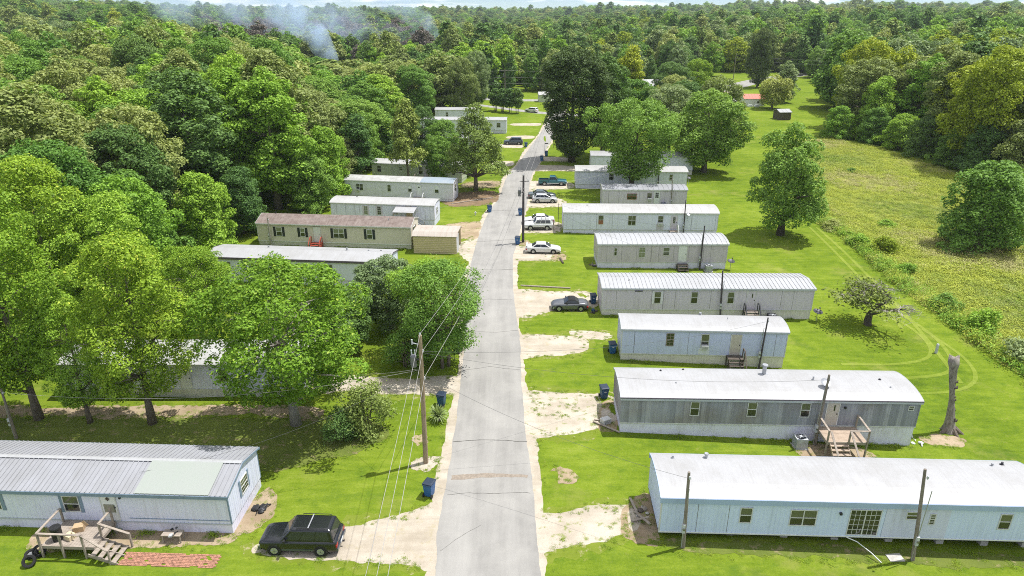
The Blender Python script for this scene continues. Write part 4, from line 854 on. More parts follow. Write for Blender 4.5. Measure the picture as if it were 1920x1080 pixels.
hvac('light grey air conditioner left of the tan deck', at(R2, 13.1, -.75)); hvac('dark air conditioner right of the narrow grey steps', at(R4, 17.3, -.8), .85, .8, 'darkmetal'); hvac('grey air conditioner at the taupe home with blue door', at(R5, 13.4, -.75), .75, .8)
def window_ac(label, h, s, z0, w=.6):
    e = empty('window_air_conditioner', at(h, s, -.02, z0), h.rotation_euler.z); tag(e, label, 'air conditioner')
    bo = MB().box(0, w, -.38, -.03, 0, .38).build('cabinet', M['offwhite'], e); g_ = MB()
    for k in range(5): g_.box(.05, w-.05, -.395, -.38, .05+k*.06, .08+k*.06)
    g_.build('grille', M['galv'], bo)
window_ac('white window air conditioner of the small blue grey home', R3, 7.05, 1.3); window_ac('white window air conditioner of the chalky roof home', R6, 13.2, 1.32); window_ac('window air conditioner of the small streaked grey home', R7, 7.05, 1.35); window_ac('window air conditioner of the cream home by the pine', L6, 1.95, 1.25)
def dish(label, loc, d=.75, post=1.0, rz=0., tilt=.9, mt='darkmetal'):
    e = empty('satellite_dish', loc, rz); tag(e, label, 'satellite dish')
    MB().tube([(0, 0, -.3), (0, 0, post)], .03, 8).build('mast', M['galv'], e)
    b = MB(); n = 20; rings = []
    for r_, z_ in ((.02, 0), (.25, .012), (.4, .035), (.5, .06), (.5, .075), (.4, .05), (.25, .027), (.02, .015)): rings.append([(d*r_*math.cos(2*math.pi*k/n), d*r_*math.sin(2*math.pi*k/n), d*z_*1.6) for k in range(n)])
    o = b.loft(rings, True, True).build('reflector', M[mt], e, (0, 0, post+.03)); o.rotation_euler = (tilt, 0, 0)
    MB().bar((0, -d*.45, .04), (0, -.05, d*.6), .025, .025).box(-.05, .05, -.1, .0, d*.55, d*.68).build('feed_arm', M['darkmetal'], o)
dish('round satellite dish standing beside the ribbed roof grey home', at(R4, 22.0, -.4), .95, 1.0, .4, .25); dish('satellite dish on a post at the end of the taupe home', at(R5, 16.2, -.2), .9, 1.05, .3, .25); dish('satellite dish on the lawn behind the chalky roof home', at(R6, 19.1, 8.8), .9, .8, .5, .35, 'galv')
dish('grey dish mounted on the roof of the grey boarded home', at(R2, 15.1, 1.3, 3.3), .75, .35, .3, .5, 'galv'); dish('small dish on the meter pole of the chalky roof home', at(R6, 17.2, -.3, 2.6), .55, .3, .4, .6, 'galv'); dish('dark dish fixed at the far end of the teal pickup home', at(R8, 19.9, 1.0, .9), .7, .8, .5, .5)

def bin_(label, x, y, rz=0., mt='bin_blue', s=1.0, lid='bin_lid', mark=True):
    e = empty('wheelie_bin', (x, y, gzf(x, y)), rz); tag(e, label, 'wheelie bin', 'wheelie bins of the park'); e.scale = (s, s, s)
    b = MB().loft([[(-a, -c_, z_), (a, -c_, z_), (a, d_, z_), (-a, d_, z_)] for a, c_, d_, z_ in ((.23, .25, .26, .06), (.30, .36, .33, .93), (.325, .38, .345, .95), (.325, .38, .345, 1.0))])
    bo = b.build('body', M[mt], e)
    MB().loft([[(-.335, -.41, 1.0), (.335, -.41, 1.0), (.335, .37, 1.03), (-.335, .37, 1.03)], [(-.33, -.40, 1.04), (.33, -.40, 1.04), (.33, .37, 1.08), (-.33, .37, 1.08)], [(-.24, -.28, 1.075), (.24, -.28, 1.075), (.24, .27, 1.11), (-.24, .27, 1.11)]]).build('lid', M[lid], e)
    MB().tube([(-.3, .42, 1.0), (.3, .42, 1.0)], .02, 8).build('handle', M[lid], e)
    for sx in (-.29, .29):
        w_ = MB().tube([(sx-.035, .29, .13), (sx+.035, .29, .13)], .13, 14); w_.build('wheel', M['tyre'], e)
    if mark:
        MB().add([(-.11, -.335, .66), (.11, -.335, .66), (.07, -.337, .78), (0, -.339, .84), (-.07, -.337, .78)], [(0, 1, 2, 3, 4)]).build('emblem', M['offwhite'], bo)
    return e
bin_('bright blue bin standing on the grass near the asphalt patch', -5.35, 36.0, 2.8, mark=True); bin_('navy bin behind the spiky yucca', -5.6, 46.9, 2.9, 'bin_navy', mark=False); bin_('dark navy bin half under the road side tree', -4.9, 56.0, 2.5, 'bin_navy', mark=False)
bin_('navy blue bin at the end of the grey boarded home', 7.45, 48.0, .2, 'bin_navy'); bin_('blue bin in the shade of the small blue grey home', 9.2, 55.9, .1, 'bin_blue'); bin_('navy bin behind the grey convertible', 8.7, 67.3, .1, 'bin_navy')
bin_('blue bin at the foot of the creosote pole, nearer the white spoiler sedan', .75, 87.2, -.2); bin_('blue bin on the right verge behind the boxy white SUV', 1.3, 101.2, -.2); bin_('blue bin on the left verge near the shaded pine litter', -3.5, 103.0, .3)
bin_('nearer of the two blue bins on the right verge past the pickup', 6.2, 141.8, -.2); bin_('farther of the two blue bins on the right verge past the pickup', 7.4, 147.0, -.2); bin_('blue bin beside the slate SUV on the left', 3.2, 157.3, .2); bin_('dark blue bin beside the white panelled door', *at(R7, 9.6, -.6)[:2], 0, 'bin_navy', 1.15, mark=False)

# junk beside the home ends
clutter('lumber scraps and cinder blocks at the end of the blue home', at(R1, -.75, 1.9), 4, 8, .8, [M['wood_dark'], M['wood_grey'], M['concrete']])
def planks(label, pts, seed, mt='wood_grey'):
    rr = random.Random(seed); e = empty('lumber', pts[0][0], 0); tag(e, label, 'lumber')
    for a, b in pts: MB().bar(Vector(a)-Vector(pts[0][0]), Vector(b)-Vector(pts[0][0]), .15, .05).build('plank', M[mt], e)
p0 = at(R1, -.55, 1.2); planks('loose grey planks leaning at the end of the blue home', [((p0[0]-.5, p0[1]+1.0, .1), (p0[0]+.1, p0[1]-.6, .5)), ((p0[0]-.8, p0[1]+.2, .08), (p0[0]+.2, p0[1]+.1, .42)), ((p0[0]-.6, p0[1]+2.2, .15), (p0[0]-.4, p0[1]+1.0, .12))], 3)
p0 = at(R2, -.8, .4); planks('grey beam lying at the corner of the grey boarded home', [((p0[0]-1.0, p0[1]+.9, .12), (p0[0]+.8, p0[1]-.6, .12)), ((p0[0]-.9, p0[1]+1.2, .08), (p0[0]+.5, p0[1]+.9, .08))], 4)
e = empty('window_air_conditioner', at(R2, -.9, 1.2), .5); tag(e, 'old white air conditioner dumped on the ground by the grey boarded home', 'air conditioner')
bo = MB().box(-.35, .35, -.25, .25, .0, .42).build('cabinet', M['offwhite'], e); g_ = MB()
for k in range(5): g_.box(-.3, .3, -.265, -.25, .06+k*.07, .09+k*.07)
g_.build('grille', M['galv'], bo)
clutter('white bags and scrap behind the far end of the grey boarded home', at(R2, 22.3, .6), 6, 6, .7, [M['white'], M['offwhite'], M['lightgrey']])
clutter('dark junk beside the small blue grey home near its bin', at(R3, -.55, 1.8), 9, 6, .6, [M['black'], M['darkmetal'], M['wood_dark']])
clutter('dark clutter at the end wall behind the navy bin and convertible', at(R4, -.7, .9), 12, 6, .7, [M['black'], M['wood_dark'], M['bin_navy']])
clutter('clutter in the shade at the end of the taupe home', at(R5, -.6, .8), 13, 6, .7, [M['wood_dark'], M['wood_grey'], M['darkmetal']])
clutter('pale scrap pile behind the small brown shed', (79.0, 203, gzf(79, 203)), 21, 14, 3.0, [M['wood_grey'], M['concrete'], M['brick']])
def log(label, a, b, r_, mt='wood_grey', nm='landscape_timber'): tag(MB().tube([a, tuple((p+q)/2 for p, q in zip(a, b)), b], [r_, r_*1.05, r_*.9], 9).build(nm, M[mt], None), label, 'timber')
log('long grey timber edging the driveway of the grey convertible', (1.0, 72.2, .06), (6.6, 71.4, .06), .10); log('short dark timber lying by the white spoiler sedan', (6.1, 81.4, .07), (6.35, 79.6, .07), .13, 'wood_dark')
log('pale timber lying on the needle litter below the pine', (-9.8, 107.6, .07), (-3.2, 111.6, .07), .09)
tag(MB().tube([(19.7, 31.7, .42), (20.2, 31.4, .35), (20.8, 30.8, .08), (21.15, 30.25, -.12)], .028, 8).build('drain_pipe', M['white'], None), 'bent white pipe running from under the blue home to the grass', 'pipe')
tag(MB().loft([[(-.45, -.28, 0), (.42, -.32, 0), (.46, .28, 0), (-.4, .3, 0)], [(-.45, -.28, .07), (.42, -.32, .07), (.46, .28, .06), (-.4, .3, .06)]]).build('paving_slab', M['concrete'], None, (22.2, 30.75, gzf(22.2, 30.75)), .1), 'pale concrete slab in the shade before the blue home', 'slab')
pd = MB().tube([(0, 0, -.1), (0, 0, .85), (0, 0, .95)], [.13, .13, .09], 12)
tag(pd.build('utility_pedestal', M['lightgrey'], None, (39.9, 57.2, gzf(39.9, 57.2))), 'small grey green utility pedestal on the mown lawn', 'pedestal')
hy = MB().tube([(0, 0, 0), (0, 0, .5), (0, 0, .62)], [.11, .10, .03], 10); hy.tube([(-.18, 0, .38), (.18, 0, .38)], .06, 8)
tag(hy.build('yard_hydrant', M['offwhite'], None, (-5.6, 101.2, 0)), 'small white yard hydrant on the left verge', 'hydrant')

# ================================================================ POLES AND WIRES
def pole(label, x, y, h, r_, mt, lean=(0, 0), name='utility_pole', extra=None):
    z = gzf(x, y); e = empty(name, (x, y, z)); tag(e, label, 'pole')
    MB().tube([(0, 0, -.5), (lean[0]*.5, lean[1]*.5, h*.5), (lean[0], lean[1], h)], [r_*1.15, r_, r_*.78], 12).build('shaft', M[mt], e)
    return e
def transformer(e, x, y, z):
    b = MB().tube([(x, y, z), (x, y, z+.75)], .20, 16); b.tube([(x, y, z+.75), (x, y, z+.82)], [.22, .15], 16); t = b.build('transformer', M['darkgalv'], e)
    for dx in (-.1, .12): MB().tube([(x+dx, y, z+.9), (x+dx, y, z+1.05), (x+dx, y, z+1.2)], [.05, .035, .05], 8).build('bushing', M['lightgrey'], t)
    MB().bar((x, y, z+.5), (0, 0, z+.5), .08, .08).build('bracket', M['darkmetal'], t)
def insul(e, p, mt='lightgrey'): MB().tube([p, (p[0], p[1], p[2]+.1), (p[0], p[1], p[2]+.22)], [.03, .07, .05], 8).build('insulator', M[mt], e)
P1 = pole('tall brown wooden utility pole with transformer beside the road', -6.0, 39.4, 9.85, .155, 'pole_new', (.1, 0))
transformer(P1, -.42, 0, 7.6); insul(P1, (.1, 0, 9.8)); insul(P1, (.22, 0, 8.6)); insul(P1, (.24, 0, 6.6))
MB().bar((-.45, .0, 9.3), (.1, 0, 9.2), .05, .05).tube([(-.45, 0, 9.2), (-.45, 0, 9.55)], .05, 8).build('fuse_cutout', M['lightgrey'], P1)
P2 = pole('dark creosote utility pole with transformer at the right road edge', 1.5, 88.0, 9.2, .16, 'pole_dark')
transformer(P2, -.5, 0, 6.4); insul(P2, (0, 0, 9.1)); MB().bar((-.5, 0, 8.4), (.7, 0, 8.4), .07, .09).build('cross_arm', M['pole_dark'], P2); insul(P2, (.6, 0, 8.45))
P3 = pole('grey utility pole behind the row of small trees across the road', -2.3, 231.6, 11.3, .16, 'pole_old'); MB().bar((-1.2, 0, 10.9), (1.2, 0, 10.9), .1, .12).build('cross_arm', M['pole_old'], P3); transformer(P3, -.45, 0, 8.8)
P4 = pole('far thin pole on the lawn beyond the highway', 99.9, 321, 11.0, .15, 'pole_old'); P5 = pole('far grey pole at the edge of the right woods', 150, 262, 12, .15, 'pole_old'); MB().bar((-1.3, 0, 11.6), (1.3, 0, 11.6), .1, .12).build('cross_arm', M['pole_old'], P5)
def meter_pole(label, x, y, h, r_=.085, mt='pole_dark', lean=(0, 0), side=-1):
    e = pole(label, x, y, h, r_, mt, lean, 'meter_pole')
    mb = MB().box(side*.05-.16 if side < 0 else .05, side*.05 if side < 0 else .21, -.12, .1, 1.15, 1.75).build('meter_box', M['lightgrey'], e)
    MB().tube([(side*.13, -.02, -.4), (side*.13, -.02, 1.15)], .03, 8).build('conduit', M['galv'], e)
    MB().tube([(side*.12, -.02, 1.75), (side*.06, 0, h*.8)], .025, 8).build('conduit', M['galv'], e)
    MB().tube([(.09, -.14, 1.45), (.09, -.20, 1.45)], .07, 12).build('meter', M['glass_up'], mb) if side > 0 else MB().tube([(-.13, -.13, 1.45), (-.13, -.19, 1.45)], .07, 12).build('meter', M['glass_up'], mb)
    insul(e, (lean[0]+.05, 0, h-.45)); return e
m1 = meter_pole('short leaning service pole before the blue home near its road end', 10.05, 31.35, 5.3, .1, 'pole_old', (-.15, .1))
m2 = meter_pole('leaning service pole before the blue home near its far end', 23.2, 30.6, 6.15, .1, 'pole_old', (-.55, 0.3))
m3 = meter_pole('dark service pole beside the deck of the grey boarded home', *at(R2, 14.35, -.45)[:2], 5.9, .1, 'pole_old', (.05, 0))
m4 = meter_pole('thin dark service pole at the small blue grey home', *at(R3, 12.3, -.25)[:2], 5.0, .075, 'pole_dark', (.15, 0)); m5 = meter_pole('dark service pole before the ribbed roof grey home', *at(R4, 12.2, -.3)[:2], 5.3, .09, 'pole_dark', (-.35, 0))
m6 = meter_pole('dark service pole before the taupe home', *at(R5, 12.45, -.3)[:2], 5.6, .09, 'pole_dark', (.05, 0)); m7 = meter_pole('thin service pole before the chalky roof home', *at(R6, 16.8, -.3)[:2], 5.2, .08, 'pole_dark', (-.1, 0))
m8 = meter_pole('leaning service pole before the small streaked grey home', *at(R7, 10.9, -.3)[:2], 5.4, .08, 'pole_old', (-.3, 0)); m9 = meter_pole('tall thin service pole before the multi stem tree home', *at(R8, 14.4, -.3)[:2], 6.4, .08, 'pole_dark', (0, 0))
q1 = meter_pole('pale service post behind the ribbed roof home', -36.4, 42.3, 4.2, .09, 'pole_old'); q2 = meter_pole('thin grey service post at the purple fascia home', *at(L3, .5, -.4)[:2], 3.8, .07, 'pole_old'); q3 = meter_pole('white service post before the beige shuttered home', *at(L4, 1.9, -.5)[:2], 4.0, .09, 'bark_pale')
def wire(label, a, b, sag, r_=.012, mt='wire', n=24):
    a = Vector(a); b = Vector(b); pts = []
    for i in range(n+1):
        t = i/n; p = a.lerp(b, t); p.z -= sag*4*t*(1-t); pts.append(p)
    tag(MB().tube(pts, r_*.72, 5).build('power_line', M[mt], None), label, 'wire')
def top(e, h, dx=0., dy=0.): return (e.location.x+dx, e.location.y+dy, e.location.z+h)
BK = (-4.6, -8, 0)
wire('top white power line from the tall brown pole towards the camera', top(P1, 9.95, .1), (-5.3, -8, 9.6), .9, .014); wire('middle white power line from the tall brown pole towards the camera', top(P1, 8.75, .22), (-5.0, -8, 8.9), .9, .016); wire('lowest white power line from the tall brown pole towards the camera', top(P1, 6.8, .24), (-4.6, -8, 8.1), .7, .018)
wire('top power line between the brown pole and the creosote pole', top(P1, 9.95, .1), top(P2, 9.2), .8, .014); wire('middle power line between the brown pole and the creosote pole', top(P1, 8.75, .22), top(P2, 8.55, .55), .8, .014); wire('lowest power line between the brown pole and the creosote pole', top(P1, 6.8, .24), top(P2, 7.2, .1), .6, .018)
wire('service wire from the brown pole to the post behind the ribbed roof home', top(P1, 7.3, -.2), top(q1, 3.9), 1.2, .014); wire('service wire from the brown pole to the ribbed roof home', top(P1, 7.2, -.2), at(L1, 17.2, 1.2, 3.4), 1.0, .013, 'wire_dark')
wire('service wire from the brown pole to the tree hidden home', top(P1, 7.4, -.2), at(L2, 18.5, -.05, 3.0), .6, .012)
wire('service wire from the brown pole to the grey boarded home', top(P1, 8.6, .2), top(m3, 5.5), .9, .012, 'wire_dark'); wire('service wire from the brown pole to the blue home', top(P1, 7.0, .2), top(m1, 4.9), .7, .012, 'wire_dark'); wire('service wire from the brown pole to the small blue grey home', top(P1, 8.7, .2), top(m4, 4.6), 1.0, .012, 'wire_dark')
wire('service wire from the creosote pole to the chalky roof home', top(P2, 7.0, .1), top(m7, 4.8), .7, .013, 'wire_dark'); wire('service wire from the creosote pole to the small streaked grey home', top(P2, 7.4, .1), top(m8, 5.0), .6, .016); wire('service wire from the creosote pole to the multi stem tree home', top(P2, 7.6, .1), top(m9, 6.0), .8, .014); wire('service wire from the creosote pole to the taupe home', top(P2, 6.8, .1), top(m6, 5.2), .9, .012, 'wire_dark')
wire('service wire from the creosote pole to the beige shuttered home', top(P2, 7.0, -.1), top(q3, 3.6), 1.0, .013); wire('service wire from the creosote pole to the ribbed roof grey home', top(P2, 6.6, .1), top(m5, 4.9), .9, .012, 'wire_dark')
wire('top power line from the creosote pole along the far road', top(P2, 9.2), (13, 206, 10), 1.2, .02); wire('lower power line from the creosote pole along the far road', top(P2, 7.4), (13.2, 206, 8.5), 1.2, .02)
for k, (zz, lb) in enumerate(((11.0, 'top'), (8.9, 'middle'), (7.0, 'bottom'))):
    wire('%s power line left of the pole behind the row of small trees' % lb, (-2.3+.02*k, 231.6, zz), (-50, 222, zz+.6), 1.0, .035); wire('%s power line right of the pole behind the row of small trees' % lb, (-2.3+.02*k, 231.6, zz), (44, 240, zz+.6), .9, .035)
for k in range(2): wire('%s power line at the edge of the right woods' % ('upper', 'lower')[k], (99.9, 321, 10.6-k*1.6), (150, 262, 11.7-k*1.6), 1.2, .035)

def thin_post(label, x, y, h, plate=False):
    e = empty('sign_post' if plate else 'thin_post', (x, y, gzf(x, y))); tag(e, label, 'post')
    MB().tube([(0, 0, -.3), (.02, 0, h)], [.04, .035], 8).build('shaft', M['darkmetal'], e)
    if plate: MB().box(-.05, .75, -.02, .02, h-.28, h-.08).build('plate', M['darkmetal'], e)
thin_post('thin dark post with a short arm beside the paired blue bins', 7.1, 148.5, 2.6, True); thin_post('tall thin dark post on the right verge under the bronze tree', 9.4, 156, 4.4); thin_post('thin dark post at the road end of the chalky roof home', 6.7, 95.5, 3.4)

# ================================================================ CARS (local +x is the front)
def quad_plate(m_, q, u0, u1, v0, v1, off=.008):
    P = [Vector(p) for p in q]
    def pt(u, v): return (P[0].lerp(P[1], u)).lerp(P[3].lerp(P[2], u), v)
    nrm = (P[1]-P[0]).cross(P[3]-P[0]).normalized()
    a = [pt(u0, v0), pt(u1, v0), pt(u1, v1), pt(u0, v1)]
    m_.loft([[p-nrm*.01 for p in a], [p+nrm*off for p in a]])
def car(label, x, y, rz, paint, L_=4.6, W=1.78, H=1.45, stations=None, cab=None, wb=(-1.35, 1.38), wr=.32, sides=2, lower=None, rails=False, cabmat=None, bed=None, cat='car', name='parked_car', spoiler=False, rear_glass=True, ground=.17, hitch=False, cladding=None, stripe=False):
    e = empty(name, (x, y, gzf(x, y)), rz); tag(e, label, cat, 'vehicles parked in the driveways'); e.scale = (.94, .96, .96)
    hw = W/2; P = M[paint]
    rings = []
    for fx, zt, wf, zb in stations:
        w = hw*wf; zm = zb+(zt-zb)*.5
        half = [(w*.80, zb), (w*.96, zb+.08), (w*1.0, zb+(zt-zb)*.35), (w*1.0, zb+(zt-zb)*.62), (w*.975, zt-.11), (w*.92, zt-.045), (w*.82, zt-.01), (w*.5, zt+.012)]
        rings.append([(fx*L_, -a, b) for a, b in half]+[(fx*L_, a, b) for a, b in reversed(half)])
    bo = MB().loft(rings).build('body', P, e, smooth=False)
    for p in bo.data.polygons: p.use_smooth = True
    bo.data.set_sharp_from_angle(angle=R(38))
    zb_, xb0, xb1, xt0, xt1 = cab; wb0, wt = hw*.93, hw*.74; zr = H
    lo = [(xb0, -wb0, zb_-.06), (xb1, -wb0, zb_-.06), (xb1, wb0, zb_-.06), (xb0, wb0, zb_-.06)]
    hi = [(xt0, -wt, zr-.07), (xt1, -wt, zr-.07), (xt1, wt, zr-.07), (xt0, wt, zr-.07)]
    tp = [(xt0+.12, -wt+.12, zr), (xt1-.16, -wt+.12, zr), (xt1-.16, wt-.12, zr), (xt0+.12, wt-.12, zr)]
    cb = MB().loft([lo, hi, tp]).build('cabin', M[cabmat] if cabmat else P, e)
    bm_ = cb.modifiers.new('edge', 'BEVEL'); bm_.width = .07; bm_.segments = 3; bm_.limit_method = 'ANGLE'
    g_ = MB(); quad_plate(g_, [lo[1], lo[2], hi[2], hi[1]], .06, .94, .12, .93); g_.build('windscreen', M['carglass'], e)
    if rear_glass:
        g_ = MB(); quad_plate(g_, [lo[3], lo[0], hi[0], hi[3]], .08, .92, .22, .92); g_.build('rear_window', M['carglass'], e)
    for sd in (0, 1):
        q = [lo[0], lo[1], hi[1], hi[0]] if sd == 0 else [lo[2], lo[3], hi[3], hi[2]]
        for k in range(sides):
            u0 = .07+k*.86/sides+.012; u1 = .07+(k+1)*.86/sides-.012
            g_ = MB(); quad_plate(g_, q, u0 if sd == 0 else 1-u1, u1 if sd == 0 else 1-u0, .20, .90); g_.build('side_window', M['carglass'], e)
    xr, xf = -L_/2, L_/2; zf0 = stations[-1][1]; zr0 = stations[0][1]
    for s in (-1, 1):
        for wx in wb:
            MB().tube([(wx, s*(hw-.30), wr), (wx, s*(hw+.006), wr)], wr+.07, 22).build('wheel_arch', M['black'], bo)
            t = MB().tube([(wx, s*(hw-.22), wr), (wx, s*(hw-.20), wr), (wx, s*(hw-.0), wr), (wx, s*(hw+.02), wr)], [wr*.9, wr, wr, wr*.9], 22)
            w_ = t.build('wheel', M['tyre'], e); r_ = MB().tube([(wx, s*(hw-.05), wr), (wx, s*(hw+.025), wr)], [wr*.66, wr*.60], 18)
            for k in range(5): r_.bar((wx, s*(hw+.03), wr), (wx+wr*.58*math.cos(k*1.2566), s*(hw+.03), wr+wr*.58*math.sin(k*1.2566)), .07, .03, (0, 1, 0))
            r_.build('rim', M['rim'], w_)
        MB().box(xf-.22, xf-.035, *(sorted((s*hw*.50, s*hw*.88))), zf0-.24, zf0-.09).build('headlight', M['lamp_clear'], e)
        MB().box(xr-.012, xr+.16, *(sorted((s*hw*.62, s*hw*.935))), zr0-.36, zr0-.14).build('tail_light', M['lamp_red'], e)
        MB().loft([[(xb1-.45, s*(hw*.96), zb_+.02), (xb1-.30, s*(hw*.96), zb_+.02), (xb1-.30, s*(hw*.96), zb_+.14), (xb1-.45, s*(hw*.96), zb_+.14)], [(xb1-.46, s*(hw+.2), zb_+.03), (xb1-.34, s*(hw+.17), zb_+.03), (xb1-.34, s*(hw+.17), zb_+.17), (xb1-.46, s*(hw+.2), zb_+.17)]]).build('wing_mirror', M['black'] if paint != 'p_white' else P, e)
        for k in range(sides if sides < 3 else 2):
            hx = xb0+(xb1-xb0)*(.30+.34*k) if sides > 1 else xb0+(xb1-xb0)*.35
            MB().box(hx-.09, hx+.09, *(sorted((s*hw*.985, s*(hw*.985+.03)))), zb_-.16, zb_-.12).build('door_handle', P if paint != 'p_silver' else M['black'], bo)
        if stripe: MB().box(wb[0]+wr+.1, wb[1]-wr-.1, *(sorted((s*hw*.99, s*(hw*.99+.02)))), .40, .52).build('side_moulding', M[stripe], bo)
    MB().box(xf-.09, xf+.02, -hw*.45, hw*.45, zf0-.26, zf0-.10).build('grille', M['black'], e)
    cl = M[cladding] if cladding else P
    MB().box(xf-.12, xf+.05, -hw*.88, hw*.88, ground+.10, ground+.30).build('front_bumper', cl, e); MB().box(xr-.07, xr+.12, -hw*.9, hw*.9, ground+.13, ground+.33).build('rear_bumper', cl, e)
    MB().box(xr-.085, xr-.06, -.26, .26, zr0-.55, zr0-.40).build('number_plate', M['offwhite'], e)
    MB().box(xr+.3, xf-.3, -hw*.8, hw*.8, ground-.02, ground+.12).build('underbody', M['black'], e)
    if rails:
        for s in (-1, 1): MB().tube([(xt0+.25, s*(wt-.06), zr), (xt0+.35, s*(wt-.06), zr+.06), (xt1-.5, s*(wt-.06), zr+.06), (xt1-.4, s*(wt-.06), zr)], .022, 8).build('roof_rail', M['black'], e)
        for fx in ((.35, .62) if rails == 2 else (.55,)): MB().bar((xt0+(xt1-xt0)*fx, -wt+.06, zr+.055), (xt0+(xt1-xt0)*fx, wt-.06, zr+.055), .07, .025).build('roof_bar', M['galv'], e)
    if hitch: MB().box(xr-.22, xr-.05, -.04, .04, ground+.13, ground+.2).tube([(xr-.2, 0, ground+.18), (xr-.2, 0, ground+.30)], .03, 8).build('tow_hitch', M['darkmetal'], e)
    if spoiler:
        MB().box(xr+.0, xr+.26, -hw*.8, hw*.8, zr0+.20, zr0+.235).box(xr+.08, xr+.2, -hw*.7, -hw*.66, zr0-.02, zr0+.2).box(xr+.08, xr+.2, hw*.66, hw*.7, zr0-.02, zr0+.2).build('spoiler', P, e)
    if bed:
        b0, b1, zf_, zt_ = bed; wl = MB()
        wl.box(b0, b1, -hw*.96, -hw*.86, zf_, zt_); wl.box(b0, b1, hw*.86, hw*.96, zf_, zt_); wl.box(b0, b0+.08, -hw*.855, hw*.855, zf_, zt_); wl.box(b1-.08, b1, -hw*.855, hw*.855, zf_, zt_)
        wl.build('truck_bed', P, e); MB().box(b0+.085, b1-.085, -hw*.85, hw*.85, zf_, zf_+.03).build('bed_liner', M['black'], e)
    return e
suv_st = [(-.5, .98, .90, .32), (-.485, 1.05, .95, .28), (-.40, 1.07, 1., .25), (.05, 1.05, 1., .25), (.20, 1.04, 1., .25), (.28, 1.02, .99, .25), (.42, .96, .96, .25), (.475, .90, .91, .28), (.5, .80, .84, .34)]
sedan_st = [(-.5, .86, .84, .34), (-.475, .96, .92, .26), (-.34, .97, .98, .2), (-.1, .95, 1., .19), (.16, .93, 1., .19), (.25, .90, .99, .19), (.41, .79, .95, .2), (.475, .70, .87, .24), (.5, .60, .78, .3)]
car('black SUV with roof rails parked on the pale gravel, nose to the home', -12.3, 31.55, R(180-2), 'p_black', 4.85, 1.9, 1.78, suv_st, (1.05, -2.28, 1.12, -2.06, .42), (-1.42, 1.45), .37, 3, rails=1, cladding='p_slate', hitch=True, cat='SUV', ground=.22, stripe='p_slate')
# the estate back of the black SUV carries a silver roof strip
car('grey convertible with black soft top by the ribbed roof home', 6.05, 65.9, R(180), 'p_grey', 4.05, 1.76, 1.32, [(-.5, .74, .74, .32), (-.47, .86, .88, .24), (-.36, .93, .97, .19), (-.1, .92, 1., .18), (.16, .90, 1., .18), (.28, .88, .99, .18), (.42, .77, .93, .2), (.478, .66, .84, .24), (.5, .56, .72, .3)], (.90, -1.15, .75, -.55, .12), (-1.20, 1.22), .33, 1, cabmat='cloth_black')
car('white sedan with rear spoiler parked on gravel by the creosote pole', 4.05, 84.0, R(-3), 'p_white', 4.75, 1.75, 1.40, sedan_st, (.92, -1.72, 1.12, -.95, .30), (-1.36, 1.40), .32, 2, spoiler=True)
car('boxy white SUV with black wheels and roof rack', 3.8, 94.2, R(180), 'p_white', 4.3, 1.8, 1.66, [(-.5, .98, .92, .34), (-.485, 1.03, .96, .3), (-.4, 1.04, 1., .28), (.06, 1.02, 1., .28), (.22, 1.01, .99, .28), (.40, .98, .97, .28), (.47, .95, .95, .3), (.5, .86, .92, .36)], (1.02, -2.0, .82, -1.86, .36), (-1.28, 1.25), .36, 3, rails=2, cladding='black', cat='SUV', ground=.25, stripe='black')
car('white sedan hidden behind the boxy white SUV', 3.9, 97.0, R(180), 'p_white', 4.9, 1.8, 1.42, sedan_st, (.93, -1.75, 1.15, -.95, .35), (-1.4, 1.42), .32, 2)
car('silver hatchback at the end of the small streaked grey home', 5.35, 109.0, 0, 'p_silver', 4.3, 1.8, 1.47, [(-.5, .92, .90, .34), (-.475, 1.02, .95, .26), (-.36, 1.03, .99, .2), (-.1, .99, 1., .19), (.16, .96, 1., .19), (.27, .92, .99, .19), (.42, .80, .94, .2), (.475, .70, .87, .24), (.5, .60, .78, .3)], (.96, -2.0, 1.25, -1.45, .28), (-1.3, 1.33), .33, 3)
car('grey green sedan just behind the silver hatchback', 5.0, 111.6, 0, 'p_dkgreen', 4.8, 1.8, 1.42, sedan_st, (.93, -1.75, 1.15, -.95, .35), (-1.4, 1.42), .32, 2)
car('teal extended cab pickup truck parked in tree shade', 7.3, 120.9, R(-2), 'p_teal', 5.35, 1.9, 1.72, [(-.5, .78, .94, .38), (-.49, .80, .97, .34), (-.13, .80, .98, .32), (-.125, 1.06, .98, .32), (.18, 1.05, 1., .32), (.21, 1.04, .99, .32), (.44, .97, .97, .32), (.485, .92, .93, .36), (.5, .80, .88, .4)], (1.08, -.68, 1.12, -.56, .50), (-1.55, 1.65), .37, 2, bed=(-2.66, -.70, .79, 1.08), cat='pickup truck', ground=.28, stripe='lightgrey', cladding='lightgrey')
car('slate blue SUV far up the road on the left', .3, 160.8, R(178), 'p_slate', 4.7, 1.9, 1.72, suv_st, (1.05, -2.2, 1.1, -1.95, .42), (-1.4, 1.42), .36, 3, cat='SUV', ground=.22)
car('far white hatchback on the curved side road', 6.0, 214.6, R(150), 'p_white', 4.3, 1.8, 1.6, suv_st, (1.05, -2.05, 1.1, -1.8, .36), (-1.3, 1.3), .34, 3)

